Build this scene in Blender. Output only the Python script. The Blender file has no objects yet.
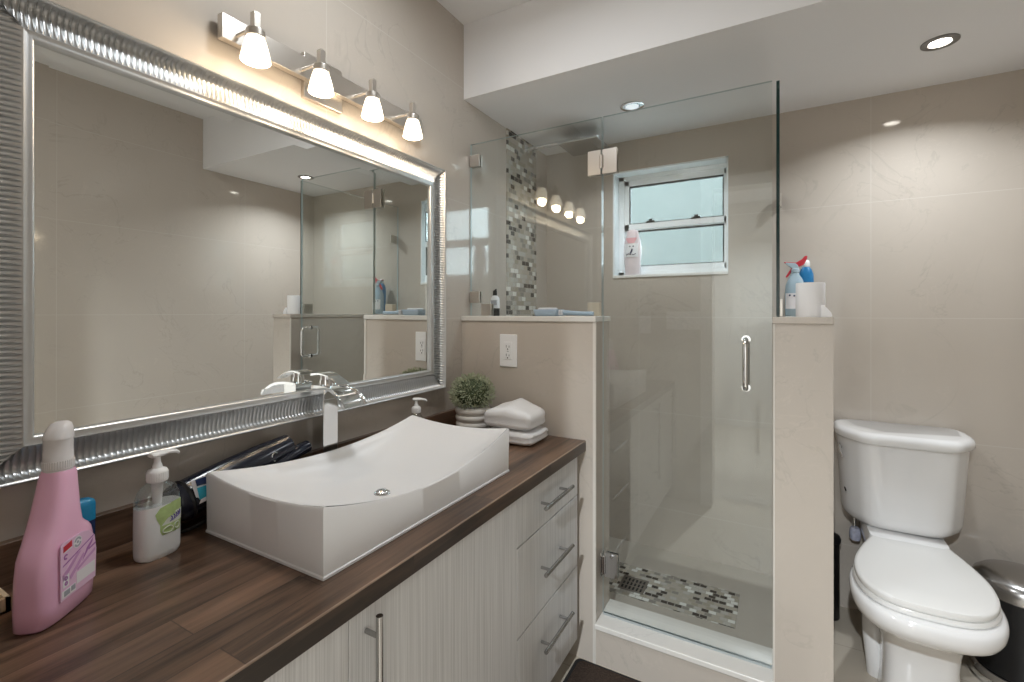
import bpy, bmesh, math, random
from mathutils import Vector, Matrix
random.seed(7)
C = bpy.context.scene
col = C.collection
PI = math.pi

# ------------------------------------------------------------------ camera
cam_d = bpy.data.cameras.new('camera')
cam_d.sensor_width = 36.0
cam_d.lens = 470.0 / 1024 * 36.0
cam_d.shift_y = (313 - 341) / 1024
cam_d.clip_start = 0.01
cam = bpy.data.objects.new('camera', cam_d)
col.objects.link(cam)
cam.location = (1.15, 0.0, 1.25)
cam.rotation_euler = (PI / 2, 0, math.atan(266 / 470))
C.camera = cam

# ------------------------------------------------------------------ world, exposure
world = bpy.data.worlds.new('sky')
C.world = world
world.use_nodes = True
wn = world.node_tree.nodes
bg = wn['Background']
bg.inputs['Color'].default_value = (0.80, 0.92, 1.0, 1)
bg.inputs['Strength'].default_value = 15.0
C.view_settings.view_transform = 'Standard'
C.view_settings.look = 'None'
C.view_settings.exposure = 0.42
C.view_settings.gamma = 1.0
C.view_settings.use_curve_mapping = False
C.cycles.max_bounces = 14
C.cycles.diffuse_bounces = 6
C.cycles.glossy_bounces = 8
C.cycles.transmission_bounces = 10
C.cycles.transparent_max_bounces = 24
C.cycles.sample_clamp_indirect = 4.0
C.cycles.use_denoising = True
C.cycles.caustics_reflective = False
C.cycles.caustics_refractive = True

# ------------------------------------------------------------------ materials
def nodes_of(m):
    m.use_nodes = True
    return m.node_tree.nodes, m.node_tree.links, m.node_tree.nodes['Principled BSDF']

def mat(name, rgb, rough=0.5, metal=0.0, spec=0.5, coat=0.0, trans=0.0, ior=1.45, emit=None, estr=0.0, sss=0.0, noise=0.0, nscale=20.0, bump=0.0):
    m = bpy.data.materials.new(name)
    n, l, p = nodes_of(m)
    p.inputs['Base Color'].default_value = (*rgb, 1)
    p.inputs['Roughness'].default_value = rough
    p.inputs['Metallic'].default_value = metal
    p.inputs['Specular IOR Level'].default_value = spec
    p.inputs['Coat Weight'].default_value = coat
    p.inputs['Coat Roughness'].default_value = 0.05
    p.inputs['Transmission Weight'].default_value = trans
    p.inputs['IOR'].default_value = ior
    if sss:
        p.inputs['Subsurface Weight'].default_value = sss
        p.inputs['Subsurface Radius'].default_value = (0.02, 0.015, 0.012)
    if emit:
        p.inputs['Emission Color'].default_value = (*emit, 1)
        p.inputs['Emission Strength'].default_value = estr
    if noise or bump:
        g = n.new('ShaderNodeNewGeometry')
        t = n.new('ShaderNodeTexNoise')
        t.inputs['Scale'].default_value = nscale
        t.inputs['Detail'].default_value = 4
        l.new(g.outputs['Position'], t.inputs['Vector'])
        if noise:
            mx = n.new('ShaderNodeMix'); mx.data_type = 'RGBA'
            mx.inputs[6].default_value = (*[c * (1 - noise) for c in rgb], 1)
            mx.inputs[7].default_value = (*[min(1, c * (1 + noise)) for c in rgb], 1)
            l.new(t.outputs['Fac'], mx.inputs[0])
            l.new(mx.outputs[2], p.inputs['Base Color'])
        if bump:
            b = n.new('ShaderNodeBump')
            b.inputs['Strength'].default_value = bump
            b.inputs['Distance'].default_value = 0.004
            l.new(t.outputs['Fac'], b.inputs['Height'])
            l.new(b.outputs['Normal'], p.inputs['Normal'])
    return m

def math_node(n, l, op, a, b=None, c=None):
    x = n.new('ShaderNodeMath'); x.operation = op
    for i, v in enumerate((a, b, c)):
        if v is None:
            continue
        if isinstance(v, (int, float)):
            x.inputs[i].default_value = v
        else:
            l.new(v, x.inputs[i])
    return x.outputs[0]

def mix_rgb(n, l, fac, a, b):
    x = n.new('ShaderNodeMix'); x.data_type = 'RGBA'
    if isinstance(fac, (int, float)):
        x.inputs[0].default_value = fac
    else:
        l.new(fac, x.inputs[0])
    for i, v in ((6, a), (7, b)):
        if isinstance(v, tuple):
            x.inputs[i].default_value = (*v, 1)
        else:
            l.new(v, x.inputs[i])
    return x.outputs[2]

def grout_mask(n, l, coord, origin, size, half):
    f = math_node(n, l, 'SUBTRACT', coord, origin)
    f = math_node(n, l, 'DIVIDE', f, size)
    f = math_node(n, l, 'FRACT', f)
    f = math_node(n, l, 'SUBTRACT', f, 0.5)
    f = math_node(n, l, 'ABSOLUTE', f)
    return math_node(n, l, 'GREATER_THAN', f, 0.5 - half / size)

def stone(name, base, ax=None, o=(0, 0), size=(0.96, 0.481), rough=0.07, grout=(0.56, 0.53, 0.48), vein=0.38):
    """polished beige porcelain with faint veins; ax = the two axes the tile grid runs along"""
    m = bpy.data.materials.new(name)
    n, l, p = nodes_of(m)
    g = n.new('ShaderNodeNewGeometry')
    sep = n.new('ShaderNodeSeparateXYZ'); l.new(g.outputs['Position'], sep.inputs[0])
    big = n.new('ShaderNodeTexNoise'); big.inputs['Scale'].default_value = 2.3; big.inputs['Detail'].default_value = 6
    l.new(g.outputs['Position'], big.inputs['Vector'])
    c = mix_rgb(n, l, big.outputs['Fac'], tuple(x * 0.93 for x in base), tuple(x * 1.07 for x in base))
    for sc, w, tone, k in ((2.6, 0.010, 0.74, vein), (5.2, 0.008, 1.18, vein * 0.8)):
        v = n.new('ShaderNodeTexNoise'); v.inputs['Scale'].default_value = sc; v.inputs['Detail'].default_value = 5
        v.inputs['Roughness'].default_value = 0.55; v.inputs['Distortion'].default_value = 1.3
        l.new(g.outputs['Position'], v.inputs['Vector'])
        d = math_node(n, l, 'SUBTRACT', v.outputs['Fac'], 0.5)
        d = math_node(n, l, 'ABSOLUTE', d)
        d = math_node(n, l, 'DIVIDE', d, w)
        d = math_node(n, l, 'SUBTRACT', 1.0, d)
        d = math_node(n, l, 'MAXIMUM', d, 0.0)
        d2 = n.new('ShaderNodeTexNoise'); d2.inputs['Scale'].default_value = 3.1
        l.new(g.outputs['Position'], d2.inputs['Vector'])
        gate = math_node(n, l, 'SUBTRACT', d2.outputs['Fac'], 0.42)
        gate = math_node(n, l, 'MULTIPLY', gate, 5.0); 
        cl = n.new('ShaderNodeClamp'); l.new(gate, cl.inputs[0])
        d = math_node(n, l, 'MULTIPLY', d, cl.outputs[0])
        d = math_node(n, l, 'MULTIPLY', d, k)
        c = mix_rgb(n, l, d, c, tuple(min(1, x * tone) for x in base))
    if ax:
        ga = grout_mask(n, l, sep.outputs[ax[0]], o[0], size[0], 0.0011)
        gb = grout_mask(n, l, sep.outputs[ax[1]], o[1], size[1], 0.0011)
        gm = math_node(n, l, 'MAXIMUM', ga, gb)
        c = mix_rgb(n, l, gm, c, grout)
    l.new(c, p.inputs['Base Color'])
    p.inputs['Roughness'].default_value = rough
    p.inputs['Specular IOR Level'].default_value = 0.5
    return m

def mosaic(name, ax, size, shift_rows):
    m = bpy.data.materials.new(name)
    n, l, p = nodes_of(m)
    g = n.new('ShaderNodeNewGeometry')
    sep = n.new('ShaderNodeSeparateXYZ'); l.new(g.outputs['Position'], sep.inputs[0])
    a = math_node(n, l, 'DIVIDE', sep.outputs[ax[0]], size[0])     # along a brick
    b = math_node(n, l, 'DIVIDE', sep.outputs[ax[1]], size[1])     # across courses
    row = math_node(n, l, 'FLOOR', b)
    odd = math_node(n, l, 'MODULO', math_node(n, l, 'ABSOLUTE', row), 2.0)
    a = math_node(n, l, 'ADD', a, math_node(n, l, 'MULTIPLY', odd, 0.5))
    cell = math_node(n, l, 'FLOOR', a)
    cmb = n.new('ShaderNodeCombineXYZ'); l.new(cell, cmb.inputs[0]); l.new(row, cmb.inputs[1])
    wnz = n.new('ShaderNodeTexWhiteNoise'); wnz.noise_dimensions = '2D'; l.new(cmb.outputs[0], wnz.inputs['Vector'])
    r = n.new('ShaderNodeValToRGB'); r.color_ramp.interpolation = 'CONSTANT'
    cols = [(0, (0.040, 0.034, 0.028)), (0.15, (0.40, 0.37, 0.31)), (0.38, (0.24, 0.225, 0.20)), (0.50, (0.44, 0.43, 0.39)), (0.68, (0.33, 0.30, 0.24)), (0.80, (0.70, 0.70, 0.66)), (0.90, (0.43, 0.40, 0.34))]
    e = r.color_ramp.elements
    e[0].position, e[0].color = cols[0][0], (*cols[0][1], 1)
    e[1].position, e[1].color = cols[1][0], (*cols[1][1], 1)
    for pos, cc in cols[2:]:
        q = e.new(pos); q.color = (*cc, 1)
    l.new(wnz.outputs['Value'], r.inputs[0])
    fa = math_node(n, l, 'ABSOLUTE', math_node(n, l, 'SUBTRACT', math_node(n, l, 'FRACT', a), 0.5))
    fb = math_node(n, l, 'ABSOLUTE', math_node(n, l, 'SUBTRACT', math_node(n, l, 'FRACT', b), 0.5))
    gm = math_node(n, l, 'MAXIMUM', math_node(n, l, 'GREATER_THAN', fa, 0.5 - 0.0014 / size[0]), math_node(n, l, 'GREATER_THAN', fb, 0.5 - 0.0014 / size[1]))
    c = mix_rgb(n, l, gm, r.outputs[0], (0.38, 0.36, 0.32))
    l.new(c, p.inputs['Base Color'])
    p.inputs['Roughness'].default_value = 0.12
    return m

def wood(name, dark, light, rough=0.28):
    m = bpy.data.materials.new(name)
    n, l, p = nodes_of(m)
    g = n.new('ShaderNodeNewGeometry')
    sep = n.new('ShaderNodeSeparateXYZ'); l.new(g.outputs['Position'], sep.inputs[0])
    # staves along y, 62 mm wide, random joints
    sx = math_node(n, l, 'DIVIDE', math_node(n, l, 'ADD', sep.outputs[0], 0.011), 0.062)
    row = math_node(n, l, 'FLOOR', sx)
    wr = n.new('ShaderNodeTexWhiteNoise'); wr.noise_dimensions = '1D'; l.new(row, wr.inputs['W'])
    sy = math_node(n, l, 'DIVIDE', sep.outputs[1], 0.62)
    sy = math_node(n, l, 'ADD', sy, math_node(n, l, 'MULTIPLY', wr.outputs['Value'], 3.7))
    cell = math_node(n, l, 'FLOOR', sy)
    cm = n.new('ShaderNodeCombineXYZ'); l.new(row, cm.inputs[0]); l.new(cell, cm.inputs[1])
    w2 = n.new('ShaderNodeTexWhiteNoise'); w2.noise_dimensions = '2D'; l.new(cm.outputs[0], w2.inputs['Vector'])
    # grain
    mp = n.new('ShaderNodeMapping'); mp.inputs['Scale'].default_value = (46, 2.6, 46)
    l.new(g.outputs['Position'], mp.inputs['Vector'])
    off = n.new('ShaderNodeVectorMath'); off.operation = 'ADD'
    l.new(mp.outputs[0], off.inputs[0]); 
    sc = n.new('ShaderNodeVectorMath'); sc.operation = 'SCALE'; sc.inputs['Scale'].default_value = 17.0
    l.new(w2.outputs['Color'], sc.inputs[0]); l.new(sc.outputs[0], off.inputs[1])
    t = n.new('ShaderNodeTexNoise'); t.inputs['Scale'].default_value = 1.0; t.inputs['Detail'].default_value = 7; t.inputs['Roughness'].default_value = 0.65
    t.inputs['Distortion'].default_value = 0.4
    l.new(off.outputs[0], t.inputs['Vector'])
    big = n.new('ShaderNodeTexNoise'); big.inputs['Scale'].default_value = 4.0; l.new(g.outputs['Position'], big.inputs['Vector'])
    f = math_node(n, l, 'ADD', math_node(n, l, 'MULTIPLY', t.outputs['Fac'], 1.1), math_node(n, l, 'MULTIPLY', w2.outputs['Value'], 0.30))
    f = math_node(n, l, 'ADD', f, math_node(n, l, 'MULTIPLY', big.outputs['Fac'], 0.35))
    f = math_node(n, l, 'MULTIPLY_ADD', math_node(n, l, 'SUBTRACT', f, 0.875), 2.1, 0.42)
    cl = n.new('ShaderNodeClamp'); l.new(f, cl.inputs[0])
    c = mix_rgb(n, l, cl.outputs[0], dark, light)
    # joints
    fx = math_node(n, l, 'ABSOLUTE', math_node(n, l, 'SUBTRACT', math_node(n, l, 'FRACT', sx), 0.5))
    fy = math_node(n, l, 'ABSOLUTE', math_node(n, l, 'SUBTRACT', math_node(n, l, 'FRACT', sy), 0.5))
    gm = math_node(n, l, 'MAXIMUM', math_node(n, l, 'GREATER_THAN', fx, 0.487), math_node(n, l, 'GREATER_THAN', fy, 0.4985))
    c = mix_rgb(n, l, math_node(n, l, 'MULTIPLY', gm, 0.6), c, tuple(x * 0.45 for x in dark))
    wear = math_node(n, l, 'MULTIPLY', math_node(n, l, 'GREATER_THAN', sep.outputs[0], 0.5440), math_node(n, l, 'GREATER_THAN', sep.outputs[2], 0.7885))
    wear = math_node(n, l, 'MULTIPLY', wear, math_node(n, l, 'MULTIPLY', big.outputs['Fac'], 1.0))
    c = mix_rgb(n, l, wear, c, (0.42, 0.30, 0.21))
    l.new(c, p.inputs['Base Color'])
    p.inputs['Roughness'].default_value = rough
    p.inputs['Specular IOR Level'].default_value = 0.5
    b = n.new('ShaderNodeBump'); b.inputs['Strength'].default_value = 0.12; b.inputs['Distance'].default_value = 0.002
    l.new(t.outputs['Fac'], b.inputs['Height']); l.new(b.outputs['Normal'], p.inputs['Normal'])
    return m

def laminate(name):
    """pale laminate with fine vertical lines (cabinet fronts face +x, lines vary along y)"""
    m = bpy.data.materials.new(name)
    n, l, p = nodes_of(m)
    g = n.new('ShaderNodeNewGeometry')
    mp = n.new('ShaderNodeMapping'); mp.inputs['Scale'].default_value = (330, 330, 3.0)
    l.new(g.outputs['Position'], mp.inputs['Vector'])
    t = n.new('ShaderNodeTexNoise'); t.inputs['Scale'].default_value = 1.0; t.inputs['Detail'].default_value = 3
    l.new(mp.outputs[0], t.inputs['Vector'])
    r = n.new('ShaderNodeValToRGB')
    r.color_ramp.elements[0].position = 0.33; r.color_ramp.elements[0].color = (0.50, 0.50, 0.50, 1)
    r.color_ramp.elements[1].position = 0.66; r.color_ramp.elements[1].color = (0.66, 0.66, 0.66, 1)
    l.new(t.outputs['Fac'], r.inputs[0]); l.new(r.outputs[0], p.inputs['Base Color'])
    p.inputs['Roughness'].default_value = 0.42
    return m

def pane_glass(name, tint, refl=1.0):
    """clear sheet glass: tinted see-through plus Schlick mirror reflection"""
    m = bpy.data.materials.new(name)
    m.use_nodes = True
    n, l = m.node_tree.nodes, m.node_tree.links
    n.remove(n['Principled BSDF'])
    out = n['Material Output']
    tr = n.new('ShaderNodeBsdfTransparent'); tr.inputs[0].default_value = (*tint, 1)
    gl = n.new('ShaderNodeBsdfGlossy'); gl.inputs['Roughness'].default_value = 0.0
    gl.inputs[0].default_value = (0.96, 1.0, 1.0, 1)
    lw = n.new('ShaderNodeLayerWeight'); lw.inputs['Blend'].default_value = 0.5
    f = math_node(n, l, 'POWER', lw.outputs['Facing'], 5.0)
    f = math_node(n, l, 'MULTIPLY_ADD', f, 0.94, 0.055)
    f = math_node(n, l, 'MULTIPLY', f, refl)
    mx = n.new('ShaderNodeMixShader')
    l.new(f, mx.inputs[0]); l.new(tr.outputs[0], mx.inputs[1]); l.new(gl.outputs[0], mx.inputs[2])
    l.new(mx.outputs[0], out.inputs['Surface'])
    return m

def frosted(name):
    m = bpy.data.materials.new(name)
    n, l, p = nodes_of(m)
    p.inputs['Base Color'].default_value = (0.90, 0.97, 0.96, 1)
    p.inputs['Transmission Weight'].default_value = 1.0
    p.inputs['IOR'].default_value = 1.25
    p.inputs['Roughness'].default_value = 0.18
    g = n.new('ShaderNodeNewGeometry')
    t = n.new('ShaderNodeTexVoronoi'); t.inputs['Scale'].default_value = 130
    l.new(g.outputs['Position'], t.inputs['Vector'])
    b = n.new('ShaderNodeBump'); b.inputs['Strength'].default_value = 0.5; b.inputs['Distance'].default_value = 0.003
    l.new(t.outputs['Distance'], b.inputs['Height']); l.new(b.outputs['Normal'], p.inputs['Normal'])
    return m

BEIGE = (0.50, 0.45, 0.395)
M = {}
M['tile_x'] = stone('wall tile left right', BEIGE, (1, 2), (0.93, 0.267))
M['tile_y'] = stone('wall tile back', BEIGE, (0, 2), (0.526, 0.267))
M['tile_plain'] = stone('wall tile slab', BEIGE, rough=0.12)
M['tile_floor'] = stone('floor tile', (0.46, 0.41, 0.34), (0, 1), (0.30, 0.35), (0.6, 0.6), rough=0.2, grout=(0.30, 0.27, 0.23))
M['tile_shower'] = stone('shower floor tile', (0.42, 0.385, 0.335), rough=0.3)
M['marble'] = stone('pale marble sill', (0.70, 0.68, 0.64), rough=0.22, vein=0.3)
M['mosaic_wall'] = mosaic('mosaic wall', (1, 2), (0.039, 0.023), True)
M['mosaic_floor'] = mosaic('mosaic floor', (0, 1), (0.028, 0.022), True)
M['paint'] = mat('white ceiling paint', (0.80, 0.80, 0.81), 0.75, spec=0.2)
M['hall_paint'] = mat('hall wall paint', (0.46, 0.44, 0.41), 0.7, spec=0.2)
M['trim_white'] = mat('white gloss trim', (0.80, 0.80, 0.78), 0.3)
M['edge_strip'] = mat('tile edge strip', (0.62, 0.59, 0.54), 0.3)
M['wood'] = wood('dark walnut worktop', (0.026, 0.0145, 0.009), (0.215, 0.128, 0.082))
M['wood_edge'] = wood('walnut worktop edge', (0.030, 0.0145, 0.0085), (0.125, 0.063, 0.034))
M['pale_wood'] = mat('pale wood', (0.60, 0.47, 0.32), 0.5, noise=0.12, nscale=60)
M['laminate'] = laminate('lined laminate')
M['carcass'] = mat('cabinet carcass', (0.42, 0.42, 0.42), 0.5)
M['steel'] = mat('brushed steel', (0.42, 0.415, 0.41), 0.22, 1.0)
M['chrome'] = mat('chrome', (0.82, 0.83, 0.84), 0.06, 1.0)
M['nickel'] = mat('brushed nickel', (0.66, 0.62, 0.57), 0.30, 1.0)
M['silver'] = mat('silver leaf frame', (0.58, 0.59, 0.595), 0.36, 0.95, noise=0.06, nscale=40)
M['mirror'] = mat('mirror glass', (0.90, 0.92, 0.91), 0.0, 1.0)
M['ceramic'] = mat('white ceramic', (0.80, 0.80, 0.805), 0.30)
M['toilet'] = mat('white vitreous china', (0.78, 0.78, 0.78), 0.10, coat=0.3)
M['seat_plastic'] = mat('white seat plastic', (0.80, 0.80, 0.785), 0.20)
M['plastic_white'] = mat('white plastic', (0.82, 0.82, 0.82), 0.32)
M['dark'] = mat('dark slot', (0.015, 0.015, 0.015), 0.6)
M['black'] = mat('black plastic', (0.008, 0.008, 0.009), 0.35)
M['navy'] = mat('glossy black plastic', (0.010, 0.012, 0.022), 0.18)
M['glass'] = pane_glass('shower glass', (0.955, 0.968, 0.964))
M['glass_edge'] = mat('green glass edge', (0.010, 0.030, 0.030), 0.15)
M['glass_edge_pale'] = mat('polished glass edge', (0.42, 0.50, 0.50), 0.2)
M['frost'] = frosted('pebbled window glass')
M['upvc'] = mat('white window frame', (0.88, 0.91, 0.92), 0.3)
M['gasket'] = mat('black gasket', (0.012, 0.013, 0.015), 0.5)
M['shade'] = mat('lit frosted shade', (0.95, 0.9, 0.82), 0.4, emit=(1.0, 0.84, 0.62), estr=1.6)
M['lens'] = mat('lit lamp lens', (0.9, 0.9, 0.9), 0.4, emit=(1.0, 0.94, 0.84), estr=18.0)
M['lens_off'] = mat('dim lamp lens', (0.62, 0.66, 0.68), 0.15, emit=(0.85, 0.95, 1.0), estr=0.5)
M['lamp_grey'] = mat('grey lamp ring', (0.22, 0.21, 0.20), 0.35, 0.8)
M['pink'] = mat('pink cleaner bottle', (0.86, 0.49, 0.68), 0.25, sss=0.0, coat=0.2)
M['pink_label'] = mat('pink label print', (0.80, 0.55, 0.74), 0.4)
M['purple'] = mat('purple label print', (0.42, 0.16, 0.45), 0.4)
M['mauve'] = mat('mauve label print', (0.62, 0.33, 0.60), 0.4)
M['red'] = mat('red print', (0.55, 0.03, 0.05), 0.4)
M['white_print'] = mat('white print', (0.82, 0.80, 0.83), 0.45)
M['grey_print'] = mat('grey print', (0.40, 0.42, 0.48), 0.45)
M['cap_clear'] = mat('milky clear cap', (0.90, 0.88, 0.89), 0.22, trans=0.25, ior=1.3)
M['soap_body'] = mat('milky hand soap', (0.80, 0.83, 0.84), 0.18, coat=0.3)
M['clear_plastic'] = pane_glass('clear plastic', (0.90, 0.91, 0.91), 1.6)
M['soap_green'] = mat('green soap label', (0.40, 0.52, 0.22), 0.4, noise=0.35, nscale=70)
M['soap_pale'] = mat('pale soap label', (0.66, 0.70, 0.60), 0.4, noise=0.15, nscale=90)
M['violet'] = mat('violet lettering', (0.12, 0.09, 0.35), 0.4)
M['blue_cap'] = mat('blue cap', (0.02, 0.24, 0.46), 0.2)
M['deep_blue'] = mat('deep blue body', (0.02, 0.035, 0.10), 0.25)
M['teal'] = mat('teal tag print', (0.04, 0.40, 0.55), 0.35)
M['leaf'] = mat('grey green leaf', (0.37, 0.40, 0.27), 0.55, noise=0.5, nscale=90)
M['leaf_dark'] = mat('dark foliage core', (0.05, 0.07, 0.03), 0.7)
M['terry'] = mat('white terry cloth', (0.84, 0.84, 0.85), 0.95, spec=0.1, bump=0.6, nscale=420)
M['mat_pile'] = mat('brown bath mat pile', (0.055, 0.040, 0.032), 0.95, spec=0.05, noise=0.6, nscale=160, bump=1.0)
M['mat_edge'] = mat('black mat binding', (0.012, 0.011, 0.011), 0.8)
M['paper'] = mat('white toilet paper', (0.86, 0.86, 0.87), 0.9, spec=0.1, bump=0.1, nscale=200)
M['card'] = mat('brown card core', (0.45, 0.33, 0.22), 0.8)
M['spray_clear'] = mat('pale blue spray bottle', (0.55, 0.70, 0.80), 0.15, trans=0.35, ior=1.3)
M['spray_blue'] = mat('blue trigger', (0.02, 0.18, 0.40), 0.3)
M['shampoo'] = mat('milky pink bottle', (0.78, 0.70, 0.73), 0.25)
M['shampoo_pink'] = mat('pink bottle top', (0.80, 0.42, 0.46), 0.3)
M['shampoo_white'] = mat('white bottle front', (0.82, 0.84, 0.88), 0.3)
M['dish_blue'] = mat('pale blue plastic', (0.42, 0.52, 0.64), 0.3)
M['box_beige'] = mat('beige soap box', (0.62, 0.53, 0.42), 0.5)
M['valve'] = mat('clear blue grey plastic', (0.45, 0.47, 0.58), 0.2, noise=0.3, nscale=80)
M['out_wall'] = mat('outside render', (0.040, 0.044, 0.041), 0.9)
M['out_ground'] = mat('outside paving', (0.30, 0.30, 0.29), 0.9)
M['hall_floor'] = mat('hall floor', (0.30, 0.27, 0.23), 0.3)
M['rubber'] = mat('clear seal', (0.50, 0.55, 0.55), 0.3, trans=0.3)

# ------------------------------------------------------------------ mesh helpers
class MB:
    def __init__(self):
        self.bm = bmesh.new()
        self.mats = []
        self.cur = 0
    def use(self, m):
        if m not in self.mats:
            self.mats.append(m)
        self.cur = self.mats.index(m)
        return self
    def _add(self, verts, faces):
        vs = [self.bm.verts.new(v) for v in verts]
        out = []
        for f in faces:
            try:
                q = self.bm.faces.new([vs[i] for i in f]); q.material_index = self.cur; out.append(q)
            except ValueError:
                pass
        return out
    def box(self, lo, hi, rz=0.0, about=None):
        x0, y0, z0 = lo; x1, y1, z1 = hi
        v = [Vector(p) for p in ((x0,y0,z0),(x1,y0,z0),(x1,y1,z0),(x0,y1,z0),(x0,y0,z1),(x1,y0,z1),(x1,y1,z1),(x0,y1,z1))]
        if rz:
            c = Vector(about) if about else Vector(((x0+x1)/2, (y0+y1)/2, 0))
            r = Matrix.Rotation(rz, 3, 'Z')
            v = [r @ (p - c) + c for p in v]
        self._add(v, [(0,3,2,1),(4,5,6,7),(0,1,5,4),(1,2,6,5),(2,3,7,6),(3,0,4,7)])
        return self
    def rings(self, rs, cap0=True, cap1=True, closed=True):
        n = len(rs[0]); vs = [p for r in rs for p in r]; f = []
        for i in range(len(rs) - 1):
            for j in range(n if closed else n - 1):
                k = (j + 1) % n
                f.append((i*n+j, i*n+k, (i+1)*n+k, (i+1)*n+j))
        if cap0: f.append(tuple(range(n - 1, -1, -1)))
        if cap1: f.append(tuple((len(rs)-1)*n + j for j in range(n)))
        self._add(vs, f)
        return self
    def lathe(self, prof, c=(0, 0, 0), axis=(0, 0, 1), seg=32, cap0=True, cap1=True, sx=1.0, sy=1.0, rz=0.0):
        """prof: (radius, height) pairs along the axis"""
        q = Vector((0, 0, 1)).rotation_difference(Vector(axis).normalized()).to_matrix()
        c = Vector(c); rs = []
        cz, sz = math.cos(rz), math.sin(rz)
        for r, h in prof:
            ring = []
            for k in range(seg):
                a = 2 * PI * k / seg
                x, y = r * math.cos(a) * sx, r * math.sin(a) * sy
                x, y = x * cz - y * sz, x * sz + y * cz
                ring.append(q @ Vector((x, y, h)) + c)
            rs.append(ring)
        return self.rings(rs, cap0, cap1)
    def cyl(self, a, b, r, seg=20, r2=None):
        a, b = Vector(a), Vector(b); d = b - a
        return self.lathe([(r, 0), (r if r2 is None else r2, d.length)], a, d, seg)
    def tube(self, pts, r, seg=10, closed=False):
        pts = [Vector(p) for p in pts]; n = len(pts); rs = []
        up = None
        for i, p in enumerate(pts):
            if closed:
                t = pts[(i+1) % n] - pts[i-1]
            else:
                t = pts[min(i+1, n-1)] - pts[max(i-1, 0)]
            t.normalize()
            if up is None:
                up = Vector((0, 0, 1)) if abs(t.z) < 0.9 else Vector((1, 0, 0))
            u = (up - t * up.dot(t)).normalized(); w = t.cross(u); up = u
            rr = r[i] if isinstance(r, (list, tuple)) else r
            rs.append([p + (u * math.cos(2*PI*k/seg) + w * math.sin(2*PI*k/seg)) * rr for k in range(seg)])
        if closed:
            rs.append(rs[0])
            return self.rings(rs, False, False)
        return self.rings(rs)
    def prism(self, poly, fn0, fn1):
        """poly of 2D points, fn maps (a, b) to 3D for both end faces"""
        return self.rings([[Vector(fn0(*p)) for p in poly], [Vector(fn1(*p)) for p in poly]])
    def sphere(self, c, r, seg=20, rings=12, sc=(1, 1, 1)):
        rs = []
        for i in range(rings + 1):
            a = PI * i / rings
            rr = max(math.sin(a), 0.004)
            rs.append([Vector((c[0] + sc[0]*r*rr*math.cos(2*PI*k/seg), c[1] + sc[1]*r*rr*math.sin(2*PI*k/seg), c[2] - sc[2]*r*math.cos(a))) for k in range(seg)])
        return self.rings(rs)
    def grid(self, pts):
        nr, nc = len(pts), len(pts[0])
        self._add([p for r in pts for p in r], [(i*nc+j, i*nc+j+1, (i+1)*nc+j+1, (i+1)*nc+j) for i in range(nr-1) for j in range(nc-1)])
        return self
    def build(self, name, m=None, parent=None, smooth=35, bev=0.0, seg=3, sub=0, merge=0.0):
        bm = self.bm
        if merge:
            bmesh.ops.remove_doubles(bm, verts=bm.verts, dist=merge)
            bmesh.ops.dissolve_degenerate(bm, edges=bm.edges, dist=1e-6)
        bmesh.ops.recalc_face_normals(bm, faces=bm.faces)
        if parent is None:
            xs = [v.co for v in bm.verts]
            o = Vector(((min(v.x for v in xs)+max(v.x for v in xs))/2, (min(v.y for v in xs)+max(v.y for v in xs))/2, min(v.z for v in xs)))
        else:
            o = Vector((0, 0, 0)); q = parent
            while q is not None:
                o += q.location; q = q.parent
        bmesh.ops.translate(bm, verts=bm.verts, vec=-o)
        me = bpy.data.meshes.new(name)
        bm.to_mesh(me); bm.free()
        for x in (self.mats or [m]):
            me.materials.append(x)
        if smooth:
            for p in me.polygons: p.use_smooth = True
            me.set_sharp_from_angle(angle=math.radians(smooth))
        ob = bpy.data.objects.new(name, me)
        col.objects.link(ob)
        if parent is None:
            ob.location = o
        else:
            ob.parent = parent
        if bev:
            b = ob.modifiers.new('soft edge', 'BEVEL')
            b.width = bev; b.segments = seg; b.limit_method = 'ANGLE'; b.angle_limit = math.radians(40)
            b.harden_normals = True
        if sub:
            s = ob.modifiers.new('smooth', 'SUBSURF'); s.levels = sub; s.render_levels = sub
        return ob

def tag(o, label, cat, group=None):
    o['label'] = label; o['category'] = cat
    if group: o['group'] = group
    return o
def thing(name, loc, label, cat, group=None):
    o = bpy.data.objects.new(name, None)
    o.empty_display_size = 0.05
    col.objects.link(o); o.location = loc
    return tag(o, label, cat, group)
def struct(o):
    o['kind'] = 'structure'
    return o
def box(name, lo, hi, m, parent=None, bev=0.0, seg=3):
    return MB().box(lo, hi).build(name, m, parent, bev=bev, seg=seg)
def copy_tree(o, parent=None):
    c = o.copy(); col.objects.link(c)
    if parent is not None:
        c.parent = parent
    for ch in list(o.children):
        copy_tree(ch, c)
    return c
def catmull(pts, n=6):
    out = []
    P = [Vector(p) for p in pts]
    for i in range(len(P) - 1):
        a, b, c, d = P[max(i-1, 0)], P[i], P[i+1], P[min(i+2, len(P)-1)]
        for k in range(n):
            t = k / n
            out.append(0.5 * ((2*b) + (c-a)*t + (2*a-5*b+4*c-d)*t*t + (3*b-a-3*c+d)*t**3))
    out.append(P[-1])
    return out
def rrect(hx, hy, r, n=5):
    pts = []
    for cx, cy, a0 in ((hx-r, hy-r, 0), (-hx+r, hy-r, PI/2), (-hx+r, -hy+r, PI), (hx-r, -hy+r, 3*PI/2)):
        for k in range(n + 1):
            a = a0 + PI/2 * k / n
            pts.append((cx + r*math.cos(a), cy + r*math.sin(a)))
    return pts

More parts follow.
